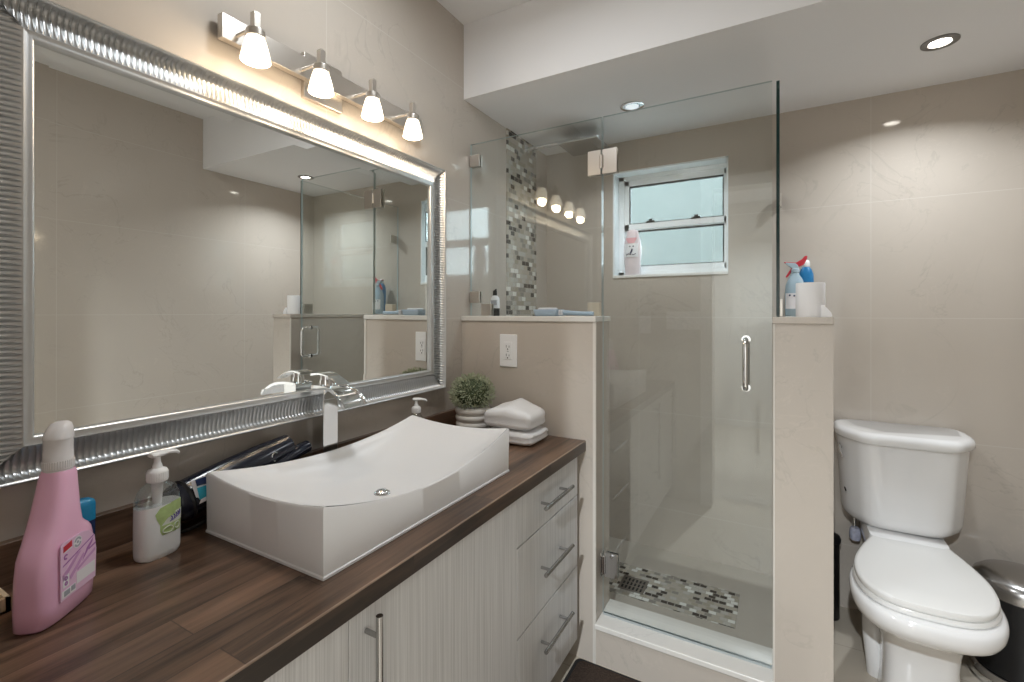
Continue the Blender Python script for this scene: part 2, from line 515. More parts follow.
# ------------------------------------------------------------------ the setting
XR, YB, YF = 2.03, 2.434, 0.05      # right wall, back wall, wall behind the vanity end
ZS, ZC = 2.148, 2.46                # soffit and ceiling heights
YP, YI = 1.607, 1.768               # front and inner face of the half walls and curb
ZCAP = 1.238

struct(box('floor', (-0.1, -0.07, -0.1), (XR + 0.1, YB + 0.12, 0.0), M['tile_floor']))
struct(box('wall_left', (-0.12, -0.07, 0), (0, YB + 0.12, ZC + 0.05), M['tile_x']))
struct(box('wall_right', (XR, -0.07, 0), (XR + 0.12, YB + 0.12, ZC + 0.05), M['tile_x']))
WX0, WX1, WZ0, WZ1 = 0.388, 0.946, 1.436, 1.993
wb = MB()
for lo, hi in (((0, YB, 0), (WX0, YB+0.16, ZC)), ((WX1, YB, 0), (XR, YB+0.16, ZC)), ((WX0, YB, 0), (WX1, YB+0.16, WZ0)), ((WX0, YB, WZ1), (WX1, YB+0.16, ZC))):
    wb.box(lo, hi)
struct(wb.build('wall_back', M['tile_y'], smooth=0))
DX0, DX1, DZ = 0.78, 1.60, 2.05
wf = MB()
for lo, hi in (((0, YF-0.12, 0), (DX0, YF, ZC)), ((DX1, YF-0.12, 0), (XR, YF, ZC)), ((DX0, YF-0.12, DZ), (DX1, YF, ZC))):
    wf.box(lo, hi)
struct(wf.build('wall_front', M['tile_y'], smooth=0))
tr = MB()
for y0, y1 in ((YF, YF+0.012), (YF-0.132, YF-0.12)):
    tr.box((DX0-0.07, y0, 0), (DX0, y1, DZ+0.07)); tr.box((DX1, y0, 0), (DX1+0.07, y1, DZ+0.07)); tr.box((DX0, y0, DZ), (DX1, y1, DZ+0.07))
struct(tr.build('trim_doorway', M['trim_white'], smooth=0))
struct(box('ceiling', (-0.1, -0.07, ZC), (XR + 0.1, YB + 0.12, ZC + 0.1), M['paint']))
struct(box('ceiling_soffit', (0, 1.62, ZS), (XR, YB, ZC), M['paint']))
# hallway outside the open doorway
struct(box('floor_hall', (0.2, -2.4, -0.1), (2.2, -0.07, 0.0), M['hall_floor']))
struct(box('ceiling_hall', (0.2, -2.4, ZC), (2.2, -0.07, ZC+0.1), M['paint']))
hw = MB()
for lo, hi in (((0.1, -2.4, 0), (0.2, -0.07, ZC)), ((2.2, -2.4, 0), (2.3, -0.07, ZC)), ((0.1, -2.5, 0), (2.3, -2.4, ZC))):
    hw.box(lo, hi)
struct(hw.build('wall_hall', M['hall_paint'], smooth=0))

# half walls, caps, curb
X1 = 0.582                  # right end of the vanity-side half wall
PX0, PX1 = 1.139, 1.287     # the half wall beside the toilet
struct(box('wall_shower_left', (0, YP, 0), (X1, YI, ZCAP-0.02), M['tile_plain']))
struct(box('wall_shower_right', (PX0, YP, 0), (PX1, YB, ZCAP-0.02), M['tile_plain']))
struct(box('trim_left_cap', (0, YP-0.006, ZCAP-0.02), (X1+0.004, YI+0.004, ZCAP), M['marble'], bev=0.002))
struct(box('trim_right_cap', (PX0-0.004, YP-0.006, ZCAP-0.02), (PX1+0.001, YB, ZCAP), M['tile_plain'], bev=0.002))
es = MB()
es.box((X1-0.008, YP-0.003, 0), (X1+0.003, YP+0.004, ZCAP-0.02))
es.box((PX0-0.002, YP-0.002, 0), (PX0+0.003, YP+0.004, ZCAP-0.02))
struct(es.build('trim_edge_strip', M['edge_strip'], smooth=0))
struct(box('wall_curb', (X1, YP, 0), (PX0, YI, 0.125), M['tile_plain']))
struct(box('trim_curb_cap', (X1, YP-0.008, 0.125), (PX0, YI+0.006, 0.143), M['marble'], bev=0.003))
# shower floor, mosaic inset, mosaic wall strip
struct(box('floor_shower', (0, YI, 0.0), (PX0, YB, 0.06), M['tile_shower']))
struct(box('floor_mosaic_inset', (0.40, 1.955, 0.06), (1.01, 2.205, 0.062), M['mosaic_floor']))
struct(box('trim_mosaic_strip', (0, 1.975, 0.06), (0.006, 2.29, ZS), M['mosaic_wall']))

# window
w = thing('window_1', ((WX0+WX1)/2, YB+0.12, WZ0), 'white framed frosted window in shower back wall', 'window')
w['kind'] = 'structure'
del w['label'], w['category']
FY = YB + 0.085
fr = MB()
fx0, fx1, fz0, fz1 = WX0, WX1, WZ0+0.012, WZ1
T = 0.036
fr.box((fx0, FY, fz0), (fx0+T, FY+0.06, fz1)); fr.box((fx1-0.016, FY, fz0), (fx1, FY+0.06, fz1))
fr.box((fx0, FY, fz1-0.03), (fx1, FY+0.06, fz1)); fr.box((fx0, FY, fz0), (fx1, FY+0.06, fz0+0.024))
fr.build('window_frame', M['upvc'], w, bev=0.002, smooth=0)
def sash(z0, z1, y, name):
    s = MB(); a, b = fx0+T, fx1-0.016; k = 0.026
    s.box((a, y, z0), (a+k, y+0.03, z1)); s.box((b-0.012, y, z0), (b, y+0.03, z1)); s.box((a, y, z0), (b, y+0.03, z0+0.03)); s.box((a, y, z1-0.03), (b, y+0.03, z1))
    o = s.build(name, M['upvc'], w, bev=0.002, smooth=0)
    g = MB(); x0, x1, q0, q1 = a+k, b-0.012, z0+0.03, z1-0.03
    for lo, hi in (((x0, y+0.004, q0), (x0+0.006, y+0.02, q1)), ((x1-0.006, y+0.004, q0), (x1, y+0.02, q1)), ((x0, y+0.004, q0), (x1, y+0.02, q0+0.004)), ((x0, y+0.004, q1-0.007), (x1, y+0.02, q1))):
        g.box(lo, hi)
    g.build('gasket', M['gasket'], o, smooth=0)
    box('pane', (x0, y+0.011, q0), (x1, y+0.015, q1), M['frost'], o)
    return o
lo_s = sash(fz0+0.024, 1.724, FY+0.022, 'sash')
up_s = sash(1.698, fz1-0.03, FY+0.004, 'sash')
for x in (0.565, 0.79):
    l = MB(); l.box((x-0.022, FY-0.004, 1.730), (x+0.022, FY+0.012, 1.738)); l.box((x-0.008, FY-0.008, 1.734), (x+0.012, FY+0.004, 1.746))
    l.build('latch', M['gasket'], up_s, bev=0.002)
struct(box('trim_window_sill', (WX0, YB-0.006, WZ0-0.002), (WX1, YB+0.10, WZ0+0.012), M['trim_white'], bev=0.002))
rv = MB()
rv.box((WX0, YB-0.002, WZ0), (WX0+0.008, FY, WZ1)); rv.box((WX1-0.008, YB-0.002, WZ0), (WX1, FY, WZ1)); rv.box((WX0, YB-0.002, WZ1-0.008), (WX1, FY, WZ1))
struct(rv.build('trim_window_reveal', mat('glossy white reveal', (0.84, 0.89, 0.91), 0.12), smooth=0))
# outside: neighbouring wall and ground beyond the window
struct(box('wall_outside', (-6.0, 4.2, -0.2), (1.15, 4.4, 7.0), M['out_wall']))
struct(box('floor_outside', (-6.0, 2.7, -0.3), (8.0, 9.0, -0.2), M['out_ground']))

# ------------------------------------------------------------------ vanity cabinet
XD = 0.528
vc = thing('vanity_cabinet', (0.26, 0.8, 0), 'pale lined vanity cabinet with doors and three drawers under the dark wooden worktop', 'cabinet')
MB().box((0.006, YF+0.004, 0.09), (XD-0.02, 1.575, 0.752)).build('carcass', M['carcass'], vc)
box('toe_kick', (0.03, YF, 0.0), (0.475, 1.575, 0.09), M['carcass'], vc)
def bar_handle(parent, p0, p1, axis_out=0.032):
    h = MB(); p0, p1 = Vector(p0), Vector(p1); d = (p1-p0).normalized()
    h.cyl(p0, p1, 0.0062, 16)
    for t in (0.036, (p1-p0).length-0.036):
        c = p0 + d*t; h.cyl((XD-0.002, c.y, c.z), (c.x, c.y, c.z), 0.0045, 12)
    return h.build('handle', M['steel'], parent)
for y0, y1, hy in ((YF+0.004, 0.5465, 0.12), (0.5480, 1.1265, 0.585)):
    d = box('door', (XD-0.02, y0, 0.09), (XD, y1, 0.748), M['laminate'], vc, bev=0.0012)
    bar_handle(d, (XD+0.032, hy, 0.735), (XD+0.032, hy, 0.30))
for z0, z1, hz in ((0.605, 0.748, 0.677), (0.354, 0.601, 0.482), (0.09, 0.350, 0.258)):
    d = box('drawer', (XD-0.02, 1.129, z0), (XD, 1.572, z1), M['laminate'], vc, bev=0.0012)
    bar_handle(d, (XD+0.032, 1.243, hz), (XD+0.032, 1.452, hz))

# worktop
ZT = 0.791
wt = thing('worktop', (0.27, 0.83, 0.753), 'dark walnut wooden worktop running along the mirror wall', 'countertop')
box('slab', (0.0, YF+0.001, 0.7525), (0.5475, YP-0.001, ZT), M['wood'], wt, bev=0.0025)
tag(box('backsplash', (0.001, YF+0.001, ZT), (0.020, YP-0.001, 0.862), M['wood'], bev=0.0015), 'low dark wooden backsplash board along the back of the worktop', 'backsplash')

# ------------------------------------------------------------------ vessel sink
sk = thing('vessel_sink', (0.292, 0.858, ZT), 'white ceramic vessel sink with upswept corners on the wooden worktop', 'sink')
SX0, SX1, SY0, SY1 = 0.110, 0.474, 0.540, 1.177
def rim_z(u, v):
    z = 0.917 - (0.042 + 0.008*v) * (1-u*u) - 0.014 * (1-v*v)
    return z
def sink_z(u, v):
    e = (1 - abs(u)**2.6) * (1 - abs(v)**4.0)
    return rim_z(u, v) - 0.052 * max(0.0, e)**0.8
b = MB()
NU, NV = 56, 36
hx, hy, cx, cy = (SX1-SX0)/2, (SY1-SY0)/2, (SX0+SX1)/2, (SY0+SY1)/2
def edge_spread(t):            # denser samples near the rim
    return math.sin(t * PI / 2) * 0.35 + t * 0.65
us = [edge_spread(-1 + 2*i/NU) for i in range(NU+1)]
vs = [edge_spread(-1 + 2*j/NV) for j in range(NV+1)]
k0 = 0.985
pts = []
for u in us:
    row = []
    for v in vs:
        ui, vi = max(-1, min(1, u/k0)), max(-1, min(1, v/ (k0-0.012)))
        row.append(Vector((cx + v*(hx-0.0025), cy + u*(hy-0.0025), sink_z(ui, vi))))
    pts.append(row)
b.grid(pts)
per = [(us[0], v) for v in vs] + [(u, vs[-1]) for u in us[1:]] + [(us[-1], v) for v in reversed(vs[:-1])] + [(u, vs[0]) for u in reversed(us[1:-1])]
def ring_at(inset, fz):
    return [Vector((cx + v*(hx-inset), cy + u*(hy-inset), fz(u, v))) for u, v in per]
b.rings([ring_at(0.0025, rim_z), ring_at(0.0, lambda u, v: rim_z(u, v) - 0.003), ring_at(0.001, lambda u, v: 0.806), ring_at(0.001, lambda u, v: 0.7985), ring_at(-0.0008, lambda u, v: 0.7965), ring_at(-0.0008, lambda u, v: ZT+0.001), ring_at(0.01, lambda u, v: ZT+0.0005)], cap0=False, cap1=True)
b.build('basin', M['ceramic'], sk, smooth=40, merge=0.0004)
ZD = sink_z(0, 0)
dr = MB(); dc = (0.305, 0.846)
zd = sink_z((dc[1]-cy)/hy, (dc[0]-cx)/hx)
dr.lathe([(0.021, -0.012), (0.021, 0.0), (0.019, 0.0022), (0.0165, 0.001)], (*dc, zd), cap1=True)
dr.lathe([(0.015, 0.0), (0.015, 0.006), (0.012, 0.0085), (0.004, 0.0092)], (*dc, zd), seg=28)
dr.build('drain', M['chrome'], sk)

# waterfall faucet
fc = thing('waterfall_faucet', (0.066, 0.875, ZT), 'chrome waterfall faucet between the sink and the mirror', 'faucet')
f = MB(); f.box((0.042, 0.849, ZT+0.004), (0.088, 0.897, 1.018)); f.build('body', M['chrome'], fc, bev=0.002)
f = MB(); f.lathe([(0.034, 0), (0.034, 0.003), (0.031, 0.006)], (0.065, 0.873, ZT), seg=32); f.build('base_plate', M['chrome'], fc)
# spout: a wide curved sheet with raised lips
f = MB()
arc = [(0.038, 1.044), (0.07, 1.046), (0.10, 1.045), (0.125, 1.041), (0.148, 1.031), (0.166, 1.017), (0.178, 1.001)]
arc = [(p.x, p.y) for p in catmull([Vector((a, c_, 0)) for a, c_ in arc], 4)]
def wy(i): return 0.026 + 0.012 * min(1, i / 18)
rs = []
for i, (x, z) in enumerate(arc):
    a = arc[max(i-1, 0)]; c_ = arc[min(i+1, len(arc)-1)]
    tx, tz = c_[0]-a[0], c_[1]-a[1]; L = math.hypot(tx, tz); nx, nz = -tz/L, tx/L
    h = wy(i); prof = [(-h, 0), (-h, 0.009), (-h+0.003, 0.009), (-h+0.004, 0.004), (h-0.004, 0.004), (h-0.003, 0.009), (h, 0.009), (h, 0)]
    rs.append([Vector((x + nx*q, 0.873 + yy, z + nz*q)) for yy, q in prof])
f.rings(rs); f.box((0.040, 0.847, 1.016), (0.092, 0.899, 1.046))
f.build('spout', M['chrome'], fc, bev=0.001)
f = MB()
f.cyl((0.066, 0.873, 1.046), (0.066, 0.873, 1.068), 0.018, 24, 0.016)
lv = [(0.030, 1.084), (0.06, 1.087), (0.09, 1.083), (0.118, 1.072), (0.140, 1.060)]
lv = catmull([Vector((a, 0, c_)) for a, c_ in lv], 4)
rs = []
for i, p in enumerate(lv):
    h = 0.021 - 0.004 * i/len(lv); t = 0.0075 - 0.005*i/len(lv)
    rs.append([Vector((p.x, 0.873-h, p.z)), Vector((p.x, 0.873+h, p.z)), Vector((p.x, 0.873+h, p.z-t)), Vector((p.x, 0.873-h, p.z-t))])
f.rings(rs)
f.cyl((0.066, 0.873, 1.064), (0.066, 0.873, 1.083), 0.014, 24)
f.build('lever', M['chrome'], fc, bev=0.001)

# ------------------------------------------------------------------ framed mirror
MY0, MY1, MZ0, MZ1 = 0.2285, 1.459, 0.959, 1.802
FW = 0.0765
mr = thing('wall_mirror', (0.0, (MY0+MY1)/2, MZ0), 'large wall mirror in a fluted silver frame above the sink', 'mirror')
prof = [(0.0, 0.0), (0.0, 0.028), (0.001, 0.032), (0.003, 0.0335), (0.0055, 0.0325), (0.007, 0.029),
        (0.0090, 0.0220), (0.0120, 0.0155), (0.0165, 0.0112), (0.0225, 0.0098), (0.0310, 0.0112), (0.0400, 0.0138), (0.0490, 0.0166),
        (0.0555, 0.0190), (0.058, 0.0205), (0.0605, 0.0195), (0.0660, 0.0180), (0.0685, 0.0188), (0.071, 0.0175), (0.0725, 0.014), (0.0725, 0.004)]
prof = [(d * FW / 0.0725, h) for d, h in prof]
FL0, FL1 = 5, 13      # fluted span
f = MB()
def frame_side(L, place, pitch=0.0096, sub=8):
    nrib = max(1, round(L / pitch)); pts = []
    n = nrib * sub
    for i in range(n + 1):
        s = L * i / n
        ph = (i % sub) / sub
        bump = 1.5 * abs(2 * ph - 1) ** 4
        row = []
        for k, (d, h) in enumerate(prof):
            ss = min(max(s, d), L - d)
            amp = 0.0040 if FL0 < k < FL1 else 0.0
            row.append(Vector(place(ss, d, h + amp * (bump - 0.5))))
        pts.append(row)
    f.grid(pts)
LY, LZ = MY1-MY0, MZ1-MZ0
frame_side(LY, lambda s, d, h: (h, MY0+s, MZ1-d))
frame_side(LY, lambda s, d, h: (h, MY0+s, MZ0+d))
frame_side(LZ, lambda s, d, h: (h, MY0+d, MZ0+s))
frame_side(LZ, lambda s, d, h: (h, MY1-d, MZ0+s))
f.build('frame', M['silver'], mr, smooth=50, merge=0.00005)
g = MB()
gy0, gy1, gz0, gz1 = MY0+FW-0.002, MY1-FW+0.002, MZ0+FW-0.002, MZ1-FW+0.002
BV = 0.022
def rect(i, x):
    return [Vector((x + 0.0028*(z-1.379), y, z)) for y, z in ((gy0+i, gz0+i), (gy1-i, gz0+i), (gy1-i, gz1-i), (gy0+i, gz1-i))]
g.rings([rect(0, 0.005), rect(0, 0.00855), rect(BV, 0.0090)], True, True)
g.build('mirror_glass', M['mirror'], mr, smooth=0)

# ------------------------------------------------------------------ vanity light bar
vl = thing('vanity_light', (0.0, 0.966, 1.84), 'brushed nickel vanity light bar with four glass shades above the mirror', 'wall lamp')
box('back_plate', (0.0, 0.845, 1.847), (0.014, 0.975, 1.972), M['nickel'], vl, bev=0.002)
box('bar', (0.014, 0.614, 1.888), (0.034, 1.318, 1.946), M['nickel'], vl, bev=0.0015)
MB().sphere((0.030, 0.905, 1.945), 0.007, 14, 8).build('finial', M['chrome'], vl)
for y in (0.650, 0.828, 1.008, 1.184):
    a = MB(); lx = 0.105
    a.cyl((0.032, y, 1.908), (lx, y, 1.908), 0.0045, 14)
    a.box((lx-0.008, y-0.008, 1.900), (lx+0.008, y+0.008, 1.940))
    a.lathe([(0.018, 0), (0.0205, 0.003), (0.0205, 0.016), (0.017, 0.020)], (lx, y, 1.882), seg=28)
    o = a.build('lamp_arm', M['nickel'], vl, bev=0.001)
    s = MB()
    s.lathe([(0.018, 0.056), (0.0195, 0.053), (0.022, 0.046), (0.0265, 0.030), (0.031, 0.010), (0.0325, 0.0), (0.0305, -0.001), (0.028, 0.010), (0.024, 0.030), (0.019, 0.046)], (lx, y, 1.829), seg=32, cap0=True, cap1=False)
    s.build('shade', M['shade'], vl)
    ld = bpy.data.lights.new('vanity_bulb', 'POINT'); ld.energy = 0.85; ld.color = (1.0, 0.79, 0.56); ld.shadow_soft_size = 0.02
    lo = bpy.data.objects.new('vanity_bulb', ld); col.objects.link(lo); lo.location = (lx, y, 1.815)

# ------------------------------------------------------------------ recessed ceiling lights
def downlight(x, y, z, label, lens, ring, power, size=0.1):
    t = thing('ceiling_downlight', (x, y, z), label, 'ceiling light', 'recessed ceiling lights')
    r = size / 2
    a = MB(); a.lathe([(r, 0.0), (r, -0.003), (r*0.93, -0.005), (r*0.62, -0.0045), (r*0.60, -0.001), (r*0.60, 0.0)], (x, y, z), seg=40, cap0=True, cap1=True)
    a.build('trim_ring', ring, t)
    a = MB(); a.lathe([(r*0.58, -0.0012), (r*0.55, -0.0028), (r*0.3, -0.0035), (0.001, -0.0037)], (x, y, z), seg=32)
    a.build('lens', lens, t)
    if power:
        ld = bpy.data.lights.new('downlight_lamp', 'AREA'); ld.shape = 'DISK'; ld.size = 0.06; ld.energy = power; ld.color = (0.90, 0.955, 1.0); ld.spread = math.radians(140)
        lo = bpy.data.objects.new('downlight_lamp', ld); col.objects.link(lo); lo.location = (x, y, z - 0.006)
    return t
downlight(1.617, 2.054, ZS, 'lit recessed light in the soffit above the toilet', M['lens'], M['lamp_grey'], 4.8)
downlight(0.599, 2.031, ZS, 'chrome recessed light in the soffit above the shower', M['lens_off'], M['chrome'], 2.2)
downlight(1.04, -1.24, ZC, 'recessed light in the hallway ceiling outside the doorway', M['lens'], M['lamp_grey'], 108.0)
t = thing('added_ceiling_lamp', (0.55, 0.85, ZC-0.05), 'round white flush lamp added to the main ceiling above the sink as fill light', 'ceiling light')  # invented lamp, added out of view to supply room light
a = MB(); a.lathe([(0.120, 0.05), (0.120, 0.03), (0.116, 0.026)], (0.55, 0.85, ZC-0.05), seg=48); a.build('base', M['trim_white'], t)
a = MB(); a.lathe([(0.114, 0.028), (0.110, 0.014), (0.09, 0.004), (0.01, 0.0)], (0.55, 0.85, ZC-0.05), seg=48)
a.build('diffuser', mat('added lamp diffuser', (0.9, 0.9, 0.9), 0.5, emit=(0.97, 0.985, 1.0), estr=6.0), t)
ld = bpy.data.lights.new('added_fill_light', 'AREA'); ld.shape = 'DISK'; ld.size = 0.22; ld.energy = 5.5; ld.color = (0.93, 0.97, 1.0)  # fill light of the added ceiling lamp
lo = bpy.data.objects.new('added_fill_light', ld); col.objects.link(lo); lo.location = (0.55, 0.85, ZC-0.055)

# ------------------------------------------------------------------ shower glass
YG = 1.670; GT = 0.010; GZ1 = 1.971
def glass_sheet(name, parent, lo, hi, edges):
    """box sheet whose named edges ('x0','x1','y0','y1','z0','z1') show polished glass colour"""
    x0, y0, z0 = lo; x1, y1, z1 = hi
    m = MB()
    v = [Vector(p) for p in ((x0,y0,z0),(x1,y0,z0),(x1,y1,z0),(x0,y1,z0),(x0,y0,z1),(x1,y0,z1),(x1,y1,z1),(x0,y1,z1))]
    fs = {'z0': (0,3,2,1), 'z1': (4,5,6,7), 'y0': (0,1,5,4), 'x1': (1,2,6,5), 'y1': (2,3,7,6), 'x0': (3,0,4,7)}
    m.use(M['glass']); m.use(M['glass_edge']); m.use(M['glass_edge_pale'])
    vs_ = [m.bm.verts.new(p) for p in v]
    for k, q in fs.items():
        fc_ = m.bm.faces.new([vs_[i] for i in q])
        fc_.material_index = {'d': 1, 'p': 2}.get(edges.get(k, ''), 0)
    return m.build(name, None, parent, smooth=0)
fp = thing('shower_glass_panel', (0.3, YG, ZCAP), 'fixed clear glass panel standing on the half wall beside the vanity', 'glass panel')
JX = 0.586
glass_sheet('pane', fp, (0.003, YG-GT/2, ZCAP+0.002), (JX, YG+GT/2, GZ1), {'x1': 'p', 'z1': 'p', 'z0': 'p', 'x0': 'p'})
for cx0, z in ((0.004, 1.872), (0.004, 1.292), (0.062, ZCAP+0.001)):
    c = MB(); c.box((cx0, YG-0.012, z), (cx0+0.048, YG-GT/2, z+0.05)); c.box((cx0, YG+GT/2, z), (cx0+0.048, YG+0.012, z+0.05))
    c.build('clamp', M['nickel'], fp, bev=0.001)
sd = thing('shower_door', (0.87, YG, 0.15), 'frameless clear glass shower door with chrome pull handle', 'door')
DXR = 1.134
glass_sheet('pane', sd, (JX+0.004, YG-GT/2, 0.152), (DXR, YG+GT/2, GZ1), {'x0': 'p', 'x1': 'p', 'z1': 'p', 'z0': 'p'})
h = MB()
for y0, y1 in ((YG-0.013, YG-GT/2), (YG+GT/2, YG+0.013)):
    h.box((0.535, y0, 1.758), (0.585, y1, 1.848)); h.box((0.591, y0, 1.758), (0.645, y1, 1.848))
h.cyl((0.588, YG-0.011, 1.780), (0.588, YG-0.011, 1.828), 0.008, 14); h.cyl((0.588, YG+0.011, 1.780), (0.588, YG+0.011, 1.828), 0.008, 14)
h.build('hinge', M['nickel'], sd, bev=0.001)
h = MB()
h.box((X1+0.0035, YG-0.027, 0.289), (X1+0.008, YG+0.027, 0.377))
h.cyl((0.596, YG-0.014, 0.300), (0.596, YG-0.014, 0.366), 0.007, 16)
for y0, y1 in ((YG-0.013, YG-GT/2), (YG+GT/2, YG+0.013)):
    h.box((0.600, y0, 0.289), (0.647, y1, 0.377))
h.build('hinge', M['chrome'], sd, bev=0.001)
h = MB()
HX, Z0, Z1 = 1.062, 1.008, 1.172
for s in (-1, 1):
    o_ = 0.046 * s; st = YG + s*GT/2
    path = [(HX, st, Z0+0.006), (HX, st+o_*0.45, Z0+0.006)]
    for k in range(7):
        a = PI/2 * k/6; r_ = 0.02
        path.append((HX, st+o_ - s*r_*(1-math.sin(a)) , Z0+0.006 + r_*(1-math.cos(a))))
    for k in range(7):
        a = PI/2 * (1-k/6); r_ = 0.02
        path.append((HX, st+o_ - s*r_*(1-math.sin(a)), Z1-0.006 - r_*(1-math.cos(a))))
    path += [(HX, st+o_*0.45, Z1-0.006), (HX, st, Z1-0.006)]
    h.tube(path, 0.0085, 14)
    for z in (Z0+0.006, Z1-0.006): h.cyl((HX, st, z), (HX, st+0.003*s, z), 0.013, 20)
h.build('pull_handle', M['chrome'], sd)
box('bottom_seal', (JX+0.006, YG-0.003, 0.1435), (DXR-0.002, YG+0.003, 0.152), M['rubber'], sd)
sp = thing('shower_side_glass', (1.15, 2.03, ZCAP), 'clear glass side panel on the half wall next to the toilet', 'glass panel')
glass_sheet('pane', sp, (1.1455, YG+0.006, ZCAP+0.002), (1.1545, YB-0.003, GZ1), {'y0': 'd', 'y1': 'p', 'z1': 'p', 'z0': 'p'})
for y0, z0 in ((1.70, ZCAP+0.001), (2.37, 1.72)):
    c = MB(); c.box((1.1545, y0, z0), (1.163, y0+0.055, z0+0.055))
    c.build('clamp', M['nickel'], sp, bev=0.001)
# rain shower head on a wall arm
rh = thing('rain_shower_head', (0.325, 2.18, 2.06), 'square chrome rain shower head on a wall arm under the soffit', 'shower head')
m_head = bpy.data.materials.new('perforated steel')
n, l, p = nodes_of(m_head)
p.inputs['Metallic'].default_value = 1.0; p.inputs['Roughness'].default_value = 0.25
g_ = n.new('ShaderNodeNewGeometry'); vo = n.new('ShaderNodeTexVoronoi'); vo.inputs['Scale'].default_value = 70; vo.inputs['Randomness'].default_value = 0.0
l.new(g_.outputs['Position'], vo.inputs['Vector'])
gt = math_node(n, l, 'LESS_THAN', vo.outputs['Distance'], 0.32)
l.new(mix_rgb(n, l, gt, (0.62, 0.63, 0.64), (0.08, 0.08, 0.08)), p.inputs['Base Color'])
box('spray_plate', (0.225, 2.08, 2.062), (0.425, 2.28, 2.072), m_head, rh, bev=0.002)
a = MB(); a.tube([(0.0, 2.18, 2.105), (0.16, 2.18, 2.108), (0.27, 2.18, 2.108), (0.305, 2.18, 2.104), (0.322, 2.18, 2.092), (0.325, 2.18, 2.070)], 0.010, 14); a.lathe([(0.03, 0), (0.03, 0.004), (0.012, 0.010)], (0.0005, 2.18, 2.105), (1, 0, 0), 24)
a.build('arm', M['chrome'], rh)
# drain grate
a = MB().use(M['steel']); a.box((0.545, 1.995, 0.062), (0.655, 2.105, 0.0645))
a.use(M['dark'])
for i in range(6):
    for j in range(3):
        a.box((0.556+0.016*i, 2.006+0.031*j, 0.0645), (0.564+0.016*i, 2.028+0.031*j, 0.0648))
tag(a.build('shower_drain', None), 'square metal drain grate in the mosaic of the shower floor', 'drain')

# ------------------------------------------------------------------ outlet and switches
ot = thing('power_outlet', (0.226, YP, 1.04), 'white double power outlet on the half wall above the towels', 'power outlet')
box('cover_plate', (0.187, YP-0.006, 1.038), (0.265, YP, 1.166), M['plastic_white'], ot, bev=0.003)
box('receptacle', (0.209, YP-0.0085, 1.068), (0.243, YP-0.004, 1.136), M['plastic_white'], ot, bev=0.001)
s = MB()
for z in (1.118, 1.084):
    s.box((0.2185, YP-0.0090, z-0.004), (0.2205, YP-0.008, z+0.006)); s.box((0.2310, YP-0.0090, z-0.004), (0.2330, YP-0.008, z+0.004)); s.cyl((0.2255, YP-0.0090, z-0.010), (0.2255, YP-0.008, z-0.010), 0.0028, 12)
s.box((0.222, YP-0.0090, 1.099), (0.230, YP-0.008, 1.101))
s.build('slots', M['dark'], ot)
def switch_plate(x, z, n_, label):
    wd = 0.046 * n_ + 0.03
    t = thing('light_switch', (x, YF, z), label, 'light switch')
    box('cover_plate', (x-wd/2, YF, z-0.06), (x+wd/2, YF+0.006, z+0.06), M['plastic_white'], t, bev=0.002)
    for k in range(n_):
        c_ = x + (k-(n_-1)/2)*0.046
        box('rocker', (c_-0.0165, YF+0.004, z-0.033), (c_+0.0165, YF+0.009, z+0.033), M['plastic_white'], t, bev=0.002)
switch_plate(0.60, 1.20, 4, 'wide white plate of four rocker switches by the doorway')
switch_plate(0.35, 1.17, 1, 'single white rocker switch plate beside the vanity end')

# ------------------------------------------------------------------ things on the worktop
def sring(cx_, cy_, z, hx_, hy_, rz=0.0, e=2.6, n_=36):
    out = []
    for k in range(n_):
        a = 2*PI*k/n_; c_, s_ = math.cos(a), math.sin(a)
        x = hx_ * math.copysign(abs(c_)**(2/e), c_); y = hy_ * math.copysign(abs(s_)**(2/e), s_)
        out.append(Vector((cx_ + x*math.cos(rz) - y*math.sin(rz), cy_ + x*math.sin(rz) + y*math.cos(rz), z)))
    return out

# pink bottle: sdir along its broad side, ndir through its thickness
PB = Vector((0.183, 0.284, ZT)); sdir = Vector((-0.64, 0.77, 0)).normalized(); ndir = Vector((0.77, 0.64, 0))
rzp = math.atan2(sdir.y, sdir.x)
pb = thing('spray_bottle', PB, 'pink liquid cleaner bottle with a clear ridged cap nearest the camera', 'bottle')
prof_p = [(0.0, -0.004, 0.100, 0.022), (0.004, -0.008, 0.105, 0.026), (0.03, -0.008, 0.107, 0.0275), (0.075, -0.006, 0.107, 0.0275), (0.100, -0.002, 0.104, 0.0275), (0.113, 0.004, 0.100, 0.027), (0.121, 0.008, 0.093, 0.0265), (0.127, 0.011, 0.085, 0.026), (0.133, 0.014, 0.079, 0.0255), (0.150, 0.020, 0.076, 0.024), (0.180, 0.028, 0.0745, 0.0215), (0.205, 0.034, 0.0735, 0.0195), (0.213, 0.036, 0.073, 0.0185), (0.217, 0.038, 0.071, 0.017)]
b = MB(); rs = []
for z, s0, s1, th in prof_p:
    c_ = PB + sdir * ((s0+s1)/2 - 0.05)
    rs.append(sring(c_.x, c_.y, ZT+z, (s1-s0)/2, th, rzp, 3.4, 44))
b.rings(rs); b.build('bottle_body', M['pink'], pb, smooth=60)
nc = PB + sdir * (0.0545 - 0.05)
b = MB()
b.lathe([(0.0175, 0.0), (0.0175, 0.002), (0.0188, 0.003), (0.0188, 0.016), (0.0178, 0.018), (0.0178, 0.030), (0.0172, 0.032), (0.0176, 0.050)], (nc.x, nc.y, ZT+0.2165), seg=40, cap1=True)
rs = []
